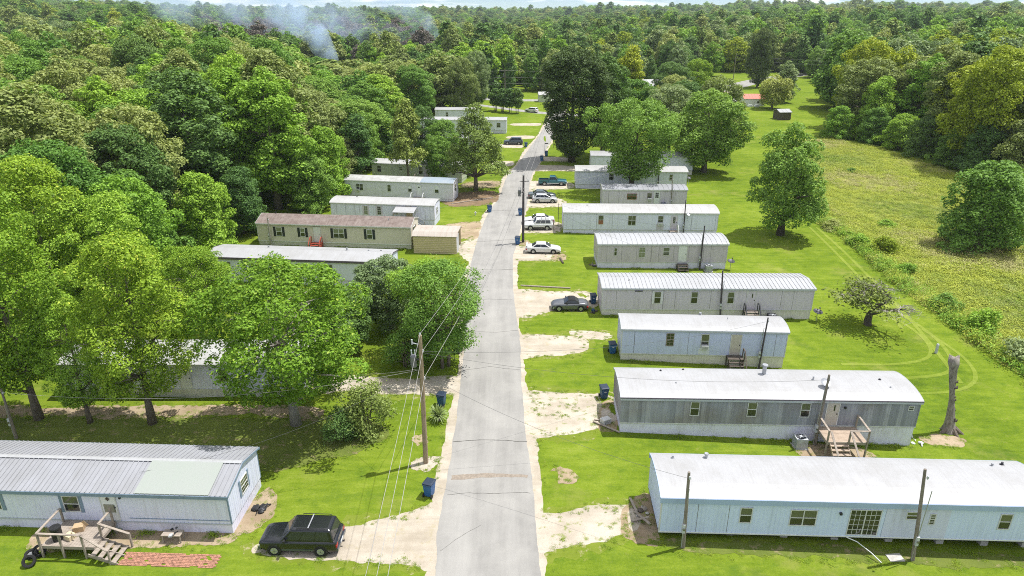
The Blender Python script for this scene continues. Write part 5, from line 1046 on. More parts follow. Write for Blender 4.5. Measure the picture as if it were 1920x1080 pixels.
# ================================================================ TREES
def rand_dirs(n, g_):
    v = g_.normal(size=(n, 3)); return v/np.linalg.norm(v, axis=1, keepdims=True)
def leaf_mesh(name, pos, nrm, size, g_, aspect=.62):
    n = len(pos)
    t = rand_dirs(n, g_); a = np.cross(nrm, t); a /= np.maximum(np.linalg.norm(a, axis=1, keepdims=True), 1e-6); b = np.cross(nrm, a)
    s = size[:, None]
    fold = nrm*s*.16
    v = np.empty((n, 4, 3)); v[:, 0] = pos-a*s*.5; v[:, 1] = pos-b*s*.5*aspect+fold; v[:, 2] = pos+a*s*.5; v[:, 3] = pos+b*s*.5*aspect+fold
    me = bpy.data.meshes.new(name); me.vertices.add(n*4); me.vertices.foreach_set('co', v.reshape(-1).astype(np.float32))
    me.loops.add(n*4); me.polygons.add(n)
    me.loops.foreach_set('vertex_index', np.arange(n*4, dtype=np.int32)); me.polygons.foreach_set('loop_start', np.arange(0, n*4, 4, dtype=np.int32))
    me.update(calc_edges=True); me.validate(); return me
def blob_centres(g_, H, base, Rr, n, shape, mind):
    out = np.zeros((n, 3)); m = 0; ph = g_.random(3)*6.28
    for _ in range(n*25):
        if m >= n: break
        t = g_.random(); th = g_.random()*2*math.pi
        if shape == 'round': env = max(0, 1-abs(2*(t-.46))**2.3)**.5
        elif shape == 'full': env = max(0, 1-abs(2*(t-.50))**2.6)**.5*(.74+.26*t)
        elif shape == 'oval': env = max(0, 1-abs(2*(t-.42))**2.0)**.6*(.9+.1*math.sin(t*9))
        elif shape == 'cone': env = (1-t)**.75*.95+.05
        elif shape == 'vase': env = (.35+.75*t**.8)*max(0, 1-max(0, (t-.72)/.30)**2)
        elif shape == 'shrub': env = max(0, 1-t**2.2)**.55
        elif shape == 'tower': env = .85*max(0, 1-max(0, (t-.55)/.47)**2)**.6*(.55+.45*min(1, t*4))
        else: env = 1
        env *= .87+.18*math.sin(3*th+ph[0]+t*3)+.13*math.sin(5*th+ph[1]-t*6)
        rho = Rr*env*math.sqrt(g_.uniform(.22, 1.0))*(1.16 if g_.random() < .10 else 1.); p = np.array([rho*math.cos(th), rho*math.sin(th), base+(H-base)*t+.05*H*env*math.sin(2*th+ph[2])])
        if m == 0 or np.min(np.sum((out[:m]-p)**2, 1)) > mind**2: out[m] = p; m += 1
    return out[:m]
def make_crown(name, seed, H, base, Rr, nb, br, nl, leaf, shape='round', squash=.86, up=.55, mind=None, tufty=.35):
    g_ = np.random.default_rng(seed)
    C = blob_centres(g_, H-br*.6, base+br*.5, Rr-br*.7, nb, shape, mind or br*.85); nb = len(C)
    rad = br*g_.uniform(.5, 1.5, nb); w = rad**2; w /= w.sum(); k = g_.choice(nb, nl, p=w)
    d = rand_dirs(nl, g_)
    ax = C*[1, 1, .35]; ax[:, 2] -= (base+(H-base)*.35)*.35; ax /= np.maximum(np.linalg.norm(ax, axis=1, keepdims=True), .3)
    d = d+ax[k]*.45; d[:, 2] += .26; d /= np.linalg.norm(d, axis=1, keepdims=True)
    # lumpy sub-clusters within each clump
    sub = np.sin(d[:, 0]*7+k*1.7)*np.sin(d[:, 1]*7+k*2.3)*np.sin(d[:, 2]*7+k*.9)
    rr = rad[k]*(1-.42*g_.random(nl)**2.2+.16*sub+tufty*g_.standard_exponential(nl)*.2)
    pos = C[k]+d*rr[:, None]*np.array([1, 1, squash])
    nrm = d*.75+np.array([0, 0, up])+g_.normal(size=(nl, 3))*.5; nrm /= np.linalg.norm(nrm, axis=1, keepdims=True)
    pos[:, 2] = np.maximum(pos[:, 2], .12)
    return leaf_mesh(name, pos, nrm, leaf*g_.uniform(.65, 1.35, nl), g_), C, rad
def make_trunk(name, seed, H, base, C, r0, limbs, stems=1, lean=.0, top=.8, mat=None):
    r_ = random.Random(seed); m = MB(); forks = []
    for s in range(stems):
        a = r_.random()*6.28; off = 0 if stems == 1 else .28; sp = lean if stems == 1 else .10*H
        pts = []; rad = []; n = 7
        for i in range(n):
            t = i/(n-1); z = t*H*top
            pts.append((off*math.cos(a)*(1-t*.3)+sp*t**1.3*math.cos(a)+r_.uniform(-.04, .04)*H*.1*t*3, off*math.sin(a)+sp*t**1.3*math.sin(a)+r_.uniform(-.04, .04)*H*.1*t*3, z-.3*(i == 0)))
            rad.append(r0*(1.45 if i == 0 else 1.0)*(1-t)**.8*(1 if stems == 1 else .62)+.03)
        m.tube(pts, rad, 9); forks.append((pts, rad))
    order = sorted(range(len(C)), key=lambda i: r_.random())[:limbs]
    for i in order:
        c = Vector(C[i]); pts, rad = forks[r_.randrange(len(forks))]
        zt = max(base*.75, min(c.z-(c.xy.length*.55), H*top*.85)); zt = max(zt, H*.12)
        k = min(range(len(pts)), key=lambda q: abs(pts[q][2]-zt)); p0 = Vector(pts[k]); q = c*.92+Vector((0, 0, -.15))
        mid = p0.lerp(q, .5)+Vector((r_.uniform(-.3, .3), r_.uniform(-.3, .3), (q-p0).length*.10))
        rr = min(rad[k]*.66, .03*(q-p0).length+.06); m.tube([p0, mid, q], [rr, rr*.62, .02], 6)
    return m.mesh(name, mat or M['bark'], True)
PROTO = {}
def proto(key, seed, H, base, Rr, nb, br, nl, leaf, shape='round', r0=.3, limbs=14, stems=1, mat=None, lean=.3, top=.8, **kw):
    cm, C, rad = make_crown('crown_'+key, seed, H, base, Rr, nb, br, nl, leaf, shape, **kw); cm.materials.append(L['green'])
    PROTO[key] = (cm, make_trunk('trunk_'+key, seed, H, base, C, r0, limbs, stems, lean, top, mat), H, Rr)
proto('maple_a', 1, 13, 2.6, 6.2, 170, .72, 36000, .20, 'full', .27, 44, tufty=.4, mat=M['bark_pale'], lean=.9)
proto('maple_b', 2, 16, 2.8, 5.0, 165, .70, 33000, .20, 'full', .26, 30, lean=.5)
proto('tall_a', 3, 17, 2.8, 4.8, 165, .70, 33000, .20, 'full', .26, 26)
proto('airy', 4, 10, 1.6, 3.9, 85, .70, 20000, .18, 'vase', .16, 30, 3, top=.75, tufty=.8)
proto('field_maple', 5, 15.4, 1.9, 6.3, 120, .95, 21000, .32, 'oval', .42, 34, mat=M['bark_dark'])
proto('oak_a', 6, 18, 3.5, 6.0, 225, .80, 30000, .31, 'round', .38, 18)
proto('oak_b', 7, 19, 3.0, 5.6, 225, .78, 30000, .31, 'oval', .38, 18)
proto('oak_c', 8, 16, 2.0, 5.8, 210, .80, 28000, .31, 'round', .34, 16)
proto('poplar', 9, 20, 3.0, 4.6, 180, .75, 25000, .31, 'tower', .34, 14)
proto('edge', 10, 12, .6, 4.2, 150, .75, 18000, .30, 'shrub', .22, 12)
proto('multi', 11, 16.5, 3.4, 8.2, 280, .85, 30000, .31, 'vase', .42, 40, 4, tufty=.5, mat=M['bark_dark'])
proto('bronze', 12, 22, 1.4, 7.2, 360, .90, 46000, .33, 'full', .5, 20, mat=M['bark_dark'])
proto('pine_a', 13, 15.0, 3.8, 6.2, 95, .85, 15000, .32, 'cone', .30, 60, mat=M['bark'], top=.96, squash=.6, tufty=.9, up=.7, mind=1.0)
proto('pine_b', 14, 16, 4.5, 4.8, 60, 1.0, 9000, .45, 'cone', .24, 34, top=.95, squash=.6, tufty=.8, up=.7)
proto('shrub', 15, 4.0, .2, 2.2, 50, .36, 5200, .17, 'shrub', .07, 34, 4, tufty=2.0)
proto('willow', 16, 9, 2.0, 4.6, 50, 1.2, 9000, .45, 'round', .22, 14, squash=1.25)
proto('far_a', 17, 17, 1.5, 5.6, 95, 1.1, 7000, .60, 'round', .34, 6)
proto('far_b', 18, 19, 1.5, 5.0, 95, 1.05, 7000, .60, 'oval', .34, 6)
proto('far_c', 19, 16, 1.0, 5.8, 90, 1.1, 6600, .62, 'round', .32, 6)
proto('far_p', 20, 20, 3.0, 3.8, 30, 1.4, 3800, .8, 'cone', .28, 8, top=.96)
proto('low_shrub', 21, 1.6, .05, 1.3, 22, .36, 2600, .17, 'shrub', .04, 8, 3, tufty=1.2)
proto('myrtle', 22, 7, 1.6, 1.9, 26, .7, 3000, .40, 'oval', .09, 12, 4)
def tree(label, key, mat, x, y, h=None, w=None, rz=None, group=None, name='leafy_tree', cat='tree', bark=None):
    cm, tm, H0, R0 = PROTO[key]; z = gzf(x, y)
    e = empty(name, (x, y, z-.05), random.random()*6.28 if rz is None else rz); sh = (h or H0)/H0; sw = (w or 2*R0)/(2*R0); e.scale = (sw, sw, sh); tag(e, label, cat, group)
    link('trunk', tm, e)
    c = link('crown', cm, e); c.material_slots[0].link = 'OBJECT'; c.material_slots[0].material = L[mat]
    return e
# single trees one can point at
tree('bright green maple with pale leaning trunk, nearest the road', 'maple_a', 'maple', -16.4, 44.2, 12.8, 14.6, 2.2, name='maple_tree')
tree('tall maple with a forked trunk left of the leaning maple', 'maple_b', 'maple', -27.4, 44.3, 15.0, 9.4, .6, name='maple_tree'); tree('tall yellow green maple near the frame edge behind the ribbed roof home', 'tall_a', 'maple', -36.4, 44.9, 17.6, 9.4, 1.9, name='maple_tree')
tree('slender green tree between the two tall maples', 'tall_a', 'bright', -32.2, 44.4, 10.5, 5.6, 4.0)
tree('airy roadside tree with reddish tips overhanging the asphalt', 'airy', 'green', -5.9, 53.2, 9.7, 8.4, 1.0); tree('second airy roadside tree behind the navy bin', 'airy', 'bright', -7.6, 56.2, 9.0, 6.6, 3.0)
tree('grey green small tree between the maple and the white roof', 'oak_c', 'blue', -11.9, 61.0, 7.6, 7.8, .4); tree('small green tree in front of the purple fascia home', 'maple_b', 'maple', -20.8, 56.5, 8.0, 8.0, 3.3); tree('yellow green maple covering the end of the purple fascia home', 'maple_a', 'maple', -29.0, 57.5, 9.5, 9.0, 5.0, name='maple_tree')
tree('tall bright tree behind the tree hidden home, first from the road', 'maple_b', 'bright', -36.0, 57.0, 14.5, 10.0, 2.6); tree('tall yellow green maple behind the tree hidden home', 'tall_a', 'maple', -41.5, 57.0, 17.5, 11.0, .2, name='maple_tree'); tree('round bright tree at the corner of the white roofed home', 'oak_c', 'bright', -39.6, 67.5, 14.0, 10.5, 1.2)
tree('mid green tree at the frame edge behind the maples', 'maple_b', 'maple', -49.0, 59.0, 18.0, 11.0, 3.8); tree('big green tree on the near corner of the wood', 'oak_a', 'green', -47, 68.5, 17.5, 12.5, .9); tree('small leafy tree filling the gap beside the grey green tree', 'oak_c', 'dark', -15.4, 56.0, 6.5, 6.4, 1.5)
tree('loose green shrub on the shaded lawn near the tall brown pole', 'shrub', 'willow', -10.9, 43.4, 4.0, 4.6, .7, name='shrub', cat='shrub'); tree('low dark shrub beside the loose green shrub', 'shrub', 'dark', -12.6, 42.4, 2.4, 3.4, 2.0, name='shrub', cat='shrub'); tree('dense dark shrub behind the loose green shrub', 'shrub', 'green', -9.3, 53.4, 3.4, 4.4, 4.0, name='shrub', cat='shrub')
tree('broad dark green tree alone on the mown lawn', 'field_maple', 'green', 37.9, 92.2, 15.8, 13.0, .5, name='lawn_tree'); tree('rounded green tree standing in the meadow, foliage to the ground', 'edge', 'green', 61.8, 86.0, 11.8, 10.8, .8); tree('smaller green tree joined to the rounded meadow tree', 'edge', 'green', 67.8, 92, 10.0, 9.0, 2.8)
tree('huge dark bronze tree at the right road edge', 'bronze', 'purple', 12.4, 141, 22.4, 17.0, .3, name='bronze_tree'); tree('dark green crown rising behind the bronze tree', 'oak_b', 'dark', 19.5, 147, 21.5, 13.0, 1.0)
tree('multi stem light green tree over the grey white home', 'multi', 'green', 20.6, 115.0, 15.8, 17.5, 1.4); tree('round grey green tree right of the multi stem tree', 'oak_c', 'green', 37.6, 132.5, 16.0, 16.0, 2.1); tree('lighter tree between the multi stem and round grey green trees', 'oak_a', 'blue', 33.5, 146.5, 15.5, 12.0, .4); tree('second round tree closer to the lawn of the right homes', 'oak_c', 'olive', 44.0, 150, 17, 12.0, 3.0)
tree('spreading pine over the needle litter on the left', 'pine_a', 'pine', -6.3, 116.6, 15.0, 12.8, .2, name='pine_tree'); tree('dark leafy tree in front of the pale green home', 'oak_c', 'green', -13.2, 123.2, 8.6, 6.4, 1.1); tree('thin dark cedar in front of the pale green home', 'pine_b', 'pine', -18.6, 121.0, 15.0, 7.5, 2.0, name='cedar_tree'); tree('slender cedar at the corner of the pale green home', 'pine_b', 'dark', -27.2, 120.5, 12.5, 8.0, .9, name='cedar_tree'); tree('small shrub pressed against the pine trunk', 'edge', 'bright', -9.6, 128.5, 6.5, 5.5, .4)
tree('yellow green pine rising behind the bronze tree', 'pine_b', 'yellow', 35.5, 212, 19.5, 11.5, .6, name='pine_tree'); tree('smaller yellow green pine below the tall yellow one', 'pine_b', 'yellow', 40.2, 214, 8.5, 7.5, 1.6, name='pine_tree'); tree('round dark green tree before the far white roof', 'oak_c', 'dark', 53.0, 238, 13.5, 14.5, 2.4)
for k, (x_, y_) in enumerate(((-5.2, 217.6), (-2.9, 215.4), (-.6, 213.4), (1.6, 212.2))): tree('%s of the four small round side road trees' % ('first from the left', 'second from the left', 'third from the left', 'last on the right')[k], 'myrtle', 'dark', x_, y_, 6.6+.2*k, 4.3, k*1.3, 'row of small trees by the side road')
tree('tall very dark tower shaped tree beyond the red roofed shed', 'bronze', 'purple', 99.5, 287, 22.5, 13.5, 1.0, name='dark_tree'); tree('pale willow standing beside the red roofed shed', 'willow', 'willow', 82.6, 222.6, 9.4, 10.5, .8, name='willow_tree'); tree('grey green tree behind the pale willow', 'far_b', 'blue', 92, 238, 13.5, 9.5, 2.0); tree('small tree with yellow tinge on the far lawn', 'far_a', 'maple', 92.5, 333, 15, 13, .2); tree('round dark tree on the far lawn beside the yellow tinged one', 'far_c', 'dark', 80, 338, 15, 12, 1.2)
for k, (lb, key, mt, x_, y_, h, w) in enumerate([('mid green tree closing the gap behind the multi stem tree', 'oak_a', 'green', 28, 163, 15, 13), ('dark tree behind the lighter tree, above the farthest grey home', 'oak_c', 'dark', 42, 172, 14, 13), ('bright tree beside the far end of the bronze tree', 'oak_b', 'bright', 26, 186, 17, 12), ('olive tree left of the far white roof', 'oak_c', 'olive', 45, 196, 13, 12), ('bright lime tree before the highway near the far white roof', 'oak_c', 'maple', 64, 246, 14, 12), ('dark tree across the highway beside the far lawn', 'oak_b', 'dark', 66, 300, 18, 13), ('bright tree at the highway right of the bronze tree', 'oak_c', 'bright', 30, 238, 15, 14), ('small bright tree by the far pale house corner', 'oak_c', 'bright', 58, 207, 9, 9)]): tree(lb, key, mt, x_, y_, h, w)
tree('leafy tree at the frame edge beside the tallest maple', 'maple_a', 'maple', -40.6, 44.6, 9.0, 8.0, 2.9)
# yucca
yu = MB(); ry = random.Random(2)
for k in range(150):
    a = ry.random()*6.283; el = ry.uniform(.1, 1.5); l_ = ry.uniform(.6, .95); d = Vector((math.cos(a)*math.cos(el), math.sin(a)*math.cos(el), math.sin(el))); s_ = Vector((-math.sin(a), math.cos(a), 0))*.032
    p0 = Vector((0, 0, .3))+d*.1; p1 = p0+d*l_*.6; p2 = p0+d*l_-Vector((0, 0, .18*math.cos(el)))
    yu.add([p0-s_, p0+s_, p1+s_*.8, p2, p1-s_*.8], [(0, 1, 2, 3, 4)])
e = empty('yucca', (-5.65, 44.7, 0)); tag(e, 'spiky yucca clump at the road edge in front of the navy bin', 'yucca'); e.scale = (1.15, 1.15, 1.2)
yo = yu.build('leaves', L['blue'], e); MB().tube([(0, 0, -.1), (0, 0, .35)], [.12, .1], 8).build('stem', M['bark'], e)
# half bare tree
def bare_tree(label, x, y, h, spread, seed):
    r_ = random.Random(seed); e = empty('half_bare_tree', (x, y, gzf(x, y)-.05)); tag(e, label, 'tree'); trunk = MB(); twigs = MB(); tips = []
    def grow(p, d, l_, r0, lev):
        n = 3; pts = [p]; q = p.copy(); dd = d.copy()
        for i in range(n):
            dd = (dd+Vector((r_.uniform(-.22, .22), r_.uniform(-.22, .22), r_.uniform(-.12, .16) - (.10 if lev > 2 else 0)))).normalized(); q = q+dd*l_/n; pts.append(q.copy())
        (trunk if lev < 3 else twigs).tube(pts, [r0*(1-.4*i/n) for i in range(n+1)], 7 if lev < 3 else 3, lev == 0)
        if lev >= 5: tips.append(pts[-1]); tips.append(pts[1]); return
        for k in range((3, 3, 4, 4, 3)[lev]):
            a = r_.random()*6.283; side = Vector((math.cos(a), math.sin(a), 0)); nd = (dd*.55+side*(.95 if lev < 3 else .8)+Vector((0, 0, .35 if lev < 2 else .05))).normalized()
            grow(pts[-1] if k < 2 else pts[2], nd, l_*r_.uniform(.58, .82), r0*(.58 if lev < 2 else .5), lev+1)
    grow(Vector((0, 0, -.2)), Vector((.1, 0, 1)).normalized(), h*.34, .22, 0); e.scale = (2.0, 2.0, 1.3)
    tr = trunk.build('trunk', M['bark_dark'], e); twigs.build('twigs', M['bark_pale'], e)
    g_ = np.random.default_rng(4); T = np.array([tuple(t) for t in tips]); T = T[(T[:, 0] < .45)]; k = g_.integers(0, len(T), 2300)
    pos = T[k]+g_.normal(size=(2300, 3))*[.22, .22, .2]; nr = g_.normal(size=(2300, 3))+[0, 0, .8]; nr /= np.linalg.norm(nr, axis=1, keepdims=True)
    cm = leaf_mesh('crown', pos, nr, g_.uniform(.09, .22, 2300), g_); cm.materials.append(L['twigleaf']); link('crown', cm, e)
    b = [Vector(c) for c in T]; return e
bare_tree('small spreading tree on the lawn, half of its branches bare and grey', 36.2, 62.8, 4.9, 7, 8)
# snag
sg = empty('tree_snag', (33.9, 44.8, gzf(33.9, 44.8))); tag(sg, 'tall pale dead trunk without branches, broken off at the top', 'dead trunk')
s = MB(); n = 18; rings = []; rs = random.Random(3); ph = [rs.random()*6 for _ in range(4)]
for i in range(16):
    t = i/15; z_ = -.3+t*6.7; rr = .23+.56*math.exp(-(z_+.3)*2.2)+.05*math.sin(t*9)+(.10 if t > .93 else 0)
    rings.append([((rr*(1+.10*math.sin(3*a+ph[0])+.07*math.sin(7*a+ph[1]+t*3)+.35*math.exp(-(z_+.3)*2.4)*math.sin(5*a+ph[2])))*math.cos(a)-1.15*t+.05*math.sin(t*5), (rr*(1+.1*math.sin(4*a+ph[3])))*math.sin(a), z_+(.22*math.sin(3*a+1) if i == 15 else 0)) for a in [2*math.pi*k/n for k in range(n)]])
s.loft(rings).build('trunk', M['snag'], sg, smooth=True)
for k, z_ in enumerate((.7, 1.05, 1.2, 1.9, 2.8, 3.1, 3.9, 4.4)):
    a_ = rs.uniform(-.5, .5); s_ = rs.uniform(.5, 1.4); q_ = .28-.033*z_; q_ -= 1.15*(z_+.3)/6.7; MB().tube([(q_-.10, -.1+a_*.1, z_), (q_+.08*s_, -.16+a_*.2, z_+.05), (q_+.14*s_, -.12+a_*.3, z_+.16*s_)], [.09*s_, .08*s_, .02], 7).build('branch_stub', M['bark_dark'], sg)
for px_, py_, r_ in ((-.9, -.3, .16), (.75, -.35, .2), (.2, -.75, .15)): MB().tube([(px_*.3, py_*.3, .35), (px_*.7, py_*.7, .1), (px_*1.3, py_*1.3, -.12)], [r_*1.2, r_, .05], 8).build('root', M['bark'], sg)

# ---- woods: every tree near enough to tell apart is its own thing
def inside(x, y, poly):
    c = False; j = len(poly)-1
    for i in range(len(poly)):
        if (poly[i][1] > y) != (poly[j][1] > y) and x < (poly[j][0]-poly[i][0])*(y-poly[i][1])/(poly[j][1]-poly[i][1])+poly[i][0]: c = not c
        j = i
    return c
LW = [(-47, 72), (-43, 80), (-41, 92), (-34, 100), (-32, 112), (-30.5, 124), (-30, 140), (-29, 160), (-29, 180), (-24, 200), (-17, 214), (-15, 232), (-24, 246), (-60, 262), (-230, 262), (-90, 100), (-62, 72)]
RW = [(83, 172), (90, 162), (92, 148), (91, 134), (96, 124), (110, 118), (260, 262), (150, 268), (120, 252), (104, 240), (97, 214), (88, 190)]
names = {'olive': 'olive grey', 'green': 'mid green', 'bright': 'bright green', 'dark': 'dark green', 'pine': 'dark needled', 'blue': 'grey green', 'yellow': 'yellow green', 'maple': 'lime green'}
rw = random.Random(77)
def wood(poly, spacing, side, where, weights, hmin, hmax):
    xs_ = [p[0] for p in poly]; ys_ = [p[1] for p in poly]; y = min(ys_); row = 0; n = 0
    while y < max(ys_):
        sp = spacing*(1+max(0, y-90)/420); x = min(xs_)+(row % 2)*sp*.5
        while x < max(xs_):
            px_, py_ = x+rw.uniform(-.34, .34)*sp, y+rw.uniform(-.34, .34)*sp
            if inside(px_, py_, poly) and abs(px_) < .80*py_+14:
                zone = math.sin(px_*.045+py_*.031)+math.sin(px_*.021-py_*.05+2)+rw.gauss(0, .55)
                mt = weights[min(len(weights)-1, max(0, int((zone+2.2)/4.4*len(weights))))]
                key = rw.choice(['oak_a', 'oak_b', 'oak_c', 'poplar'] if py_ < 170 else ['far_a', 'far_b', 'far_c', 'oak_c'])
                if rw.random() < .08 and py_ > 140: key = 'pine_b' if py_ < 200 else 'far_p'; mt = 'pine'
                q_ = px_/py_; h = rw.uniform(hmin, hmax)*((1+(.20 if q_ < -.34 else 0)*min(1, max(0, (py_-80)/110)))*(1 if q_ < -.31 else .82 if q_ > -.2 or py_ < 140 else .70) if side < 0 else 1); w = sp*rw.uniform(1.3, 1.7)
                tree('%s %s %s tree in the %s wood %s' % ('low' if h < hmin+(hmax-hmin)*.33 else 'tall' if h > hmin+(hmax-hmin)*.67 else 'middling', names[mt], {'oak_a': 'round', 'oak_b': 'oval', 'oak_c': 'broad', 'poplar': 'columnar', 'far_a': 'round', 'far_b': 'oval', 'far_c': 'broad', 'pine_b': 'pointed', 'far_p': 'pointed'}[key], 'near' if py_ < 130 else 'middle' if py_ < 185 else 'far', where), key, mt, px_, py_, h, w, None, 'trees of the wood %s' % where, 'forest_tree'); n += 1
            x += sp
        y += sp*.88; row += 1
    return n
nL = wood(LW, 9.0, -1, 'left of the road', ['green', 'bright', 'olive', 'olive', 'green', 'dark', 'olive', 'bright'], 16, 22)
nR = wood(RW, 8.8, 1, 'behind the meadow', ['blue', 'green', 'dark', 'blue', 'yellow', 'olive', 'bright'], 17, 24)
# lower edge trees along the woods
for k, (x_, y_, h, w, mt) in enumerate([(80, 170, 8, 8, 'bright'), (85.5, 163, 8.5, 8, 'green'), (88, 156, 8, 8, 'bright'), (89, 147, 9, 9, 'dark'), (89.5, 138, 7.5, 8, 'green'), (89.5, 130, 10, 9, 'dark'), (93, 123, 12, 10, 'olive'), (98, 118, 9, 9, 'dark'), (88, 168, 15, 10, 'bright'), (97, 131, 17, 12, 'olive')]):
    tree('%s lower tree at the meadow side of the woods, %s along the edge' % (names[mt], ('first', 'second', 'third', 'fourth', 'fifth', 'sixth', 'seventh', 'eighth', 'ninth', 'tenth')[k]), 'edge', mt, x_, y_, h, w, None, 'edge trees behind the meadow', 'edge_tree')
for k, (x_, y_, h, w, mt) in enumerate([(-43, 74, 13, 9, 'green'), (-38.5, 82, 11, 8, 'bright'), (-37.6, 92, 9.5, 7.5, 'dark'), (-31, 103.5, 9, 7, 'green'), (-30.5, 111, 12, 8, 'bright'), (-29.5, 119, 9, 7, 'olive'), (-28.5, 133, 11, 8, 'green'), (-27, 142, 10, 8, 'dark'), (-14, 140, 9, 8, 'green'), (-19, 146, 11, 8, 'dark'), (-15, 208, 17, 11, 'olive'), (-11, 222, 18, 11, 'blue')]):
    tree('%s lower tree at the home side of the left wood, %s along the edge' % (names[mt], ('first', 'second', 'third', 'fourth', 'fifth', 'sixth', 'seventh', 'eighth', 'ninth', 'tenth', 'eleventh', 'twelfth')[k]), 'edge' if k < 8 else 'oak_c', mt, x_, y_, h, w, None, 'edge trees of the left wood', 'edge_tree')
print('wood trees', nL, nR)

# ================================================================ SCATTERED STUFF (geometry nodes on point clouds)
def scatter(name, label, pts, rz, sc, pick, sources, tilt=None):
    col = bpy.data.collections.new(name+'_kinds')
    for i, (me_, mt) in enumerate(sources):
        m2 = me_.copy(); m2.materials.clear(); m2.materials.append(mt)
        col.objects.link(bpy.data.objects.new('%s_kind_%02d' % (name, i), m2))
    me = bpy.data.meshes.new(name); n = len(pts); me.vertices.add(n); me.vertices.foreach_set('co', np.asarray(pts, np.float32).reshape(-1))
    for nm, tp, arr in (('rz', 'FLOAT', rz), ('pick', 'INT', pick)):
        a = me.attributes.new(nm, tp, 'POINT'); a.data.foreach_set('value', np.asarray(arr, np.float32 if tp == 'FLOAT' else np.int32))
    a = me.attributes.new('sc', 'FLOAT_VECTOR', 'POINT'); a.data.foreach_set('vector', np.asarray(sc, np.float32).reshape(-1))
    me.update(); o = link(name, me); tag(o, label, kind='stuff')
    ng = bpy.data.node_groups.new(name+'_scatter', 'GeometryNodeTree'); ng.interface.new_socket('Geometry', in_out='INPUT', socket_type='NodeSocketGeometry'); ng.interface.new_socket('Geometry', in_out='OUTPUT', socket_type='NodeSocketGeometry')
    gi = ng.nodes.new('NodeGroupInput'); go = ng.nodes.new('NodeGroupOutput'); ip = ng.nodes.new('GeometryNodeInstanceOnPoints'); ci = ng.nodes.new('GeometryNodeCollectionInfo')
    ci.inputs['Collection'].default_value = col; ci.inputs['Separate Children'].default_value = True; ci.inputs['Reset Children'].default_value = True
    def attr(nm, tp):
        a = ng.nodes.new('GeometryNodeInputNamedAttribute'); a.data_type = tp; a.inputs[0].default_value = nm; return a.outputs[0]
    cx = ng.nodes.new('ShaderNodeCombineXYZ'); ng.links.new(attr('rz', 'FLOAT'), cx.inputs[2]); er = ng.nodes.new('FunctionNodeEulerToRotation'); ng.links.new(cx.outputs[0], er.inputs[0])
    ip.inputs['Pick Instance'].default_value = True
    ng.links.new(gi.outputs[0], ip.inputs['Points']); ng.links.new(ci.outputs[0], ip.inputs['Instance']); ng.links.new(attr('pick', 'INT'), ip.inputs['Instance Index']); ng.links.new(er.outputs[0], ip.inputs['Rotation']); ng.links.new(attr('sc', 'FLOAT_VECTOR'), ip.inputs['Scale']); ng.links.new(ip.outputs[0], go.inputs[0])
    md = o.modifiers.new('scatter', 'NODES'); md.node_group = ng; return o
g7 = np.random.default_rng(99)
def allowed(x, y):
    if -.292 < x/y < -.212 and y < 345: return False
    if -105 < x < -52 and 900 < y < 1200: return False
    if -72 < x < -50 and 700 < y < 900: return False
    if x < -20: return y > 258
    if x < 75: return y > 264+max(0, x)*.36
    if x < 135: return y > 352
    return y > 258+max(0, 150-x)*.3
cols = ['green', 'olive', 'dark', 'bright', 'blue', 'brown', 'yellow']; src = []
for c in cols:
    for k in ('far_a', 'far_b', 'far_c'): src.append((PROTO[k][0], L[c]))
src.append((PROTO['far_p'][0], L['pine'])); src.append((PROTO['far_p'][0], L['dark']))
P_, RZ, SC, PK = [], [], [], []
y = 258.
while y < 3600:
    sp = 8.6+.0062*max(0, y-258) if y < 1500 else 24.; lim = .80*y+45
    for x in np.arange(-lim, lim, sp):
        px_, py_ = x+g7.uniform(-.4, .4)*sp, y+g7.uniform(-.4, .4)*sp
        if not allowed(px_, py_): continue
        zone = math.sin(px_*.017+py_*.011)+math.sin(px_*.008-py_*.019+1)+g7.normal()*.8
        c = 0 if zone < -1.3 else 2 if zone < -.5 else 4 if zone < 0 else 0 if zone < .5 else 1 if zone < 1.1 else 3 if zone < 1.9 else 2
        if g7.random() < .03: c = 6
        q = px_/py_
        if -.42 < q < -.10 and 330 < py_ < 760 and g7.random() < .55: c = 5
        if g7.random() < (.16 if q > -.1 else .08): PK.append(len(cols)*3+int(g7.integers(0, 2)))
        else: PK.append(c*3+int(g7.integers(0, 3)))
        s = g7.uniform(.62, 1.0)*(1.28 if g7.random() < .25 else 1.)*(1. if y < 1500 else 1.7)*(1.0 if q < .3 else 1.08); w = s*max(1., sp/8.6)*g7.uniform(.95, 1.4) if y < 1500 else s*1.6
        P_.append((px_, py_, gzf(px_, py_)-.2)); RZ.append(g7.random()*6.283); SC.append((w, w, s))
    y += sp*.9
scatter('forest', 'endless distant woods of mixed greens reaching the horizon', P_, RZ, SC, PK, src)
print('far trees', len(P_))
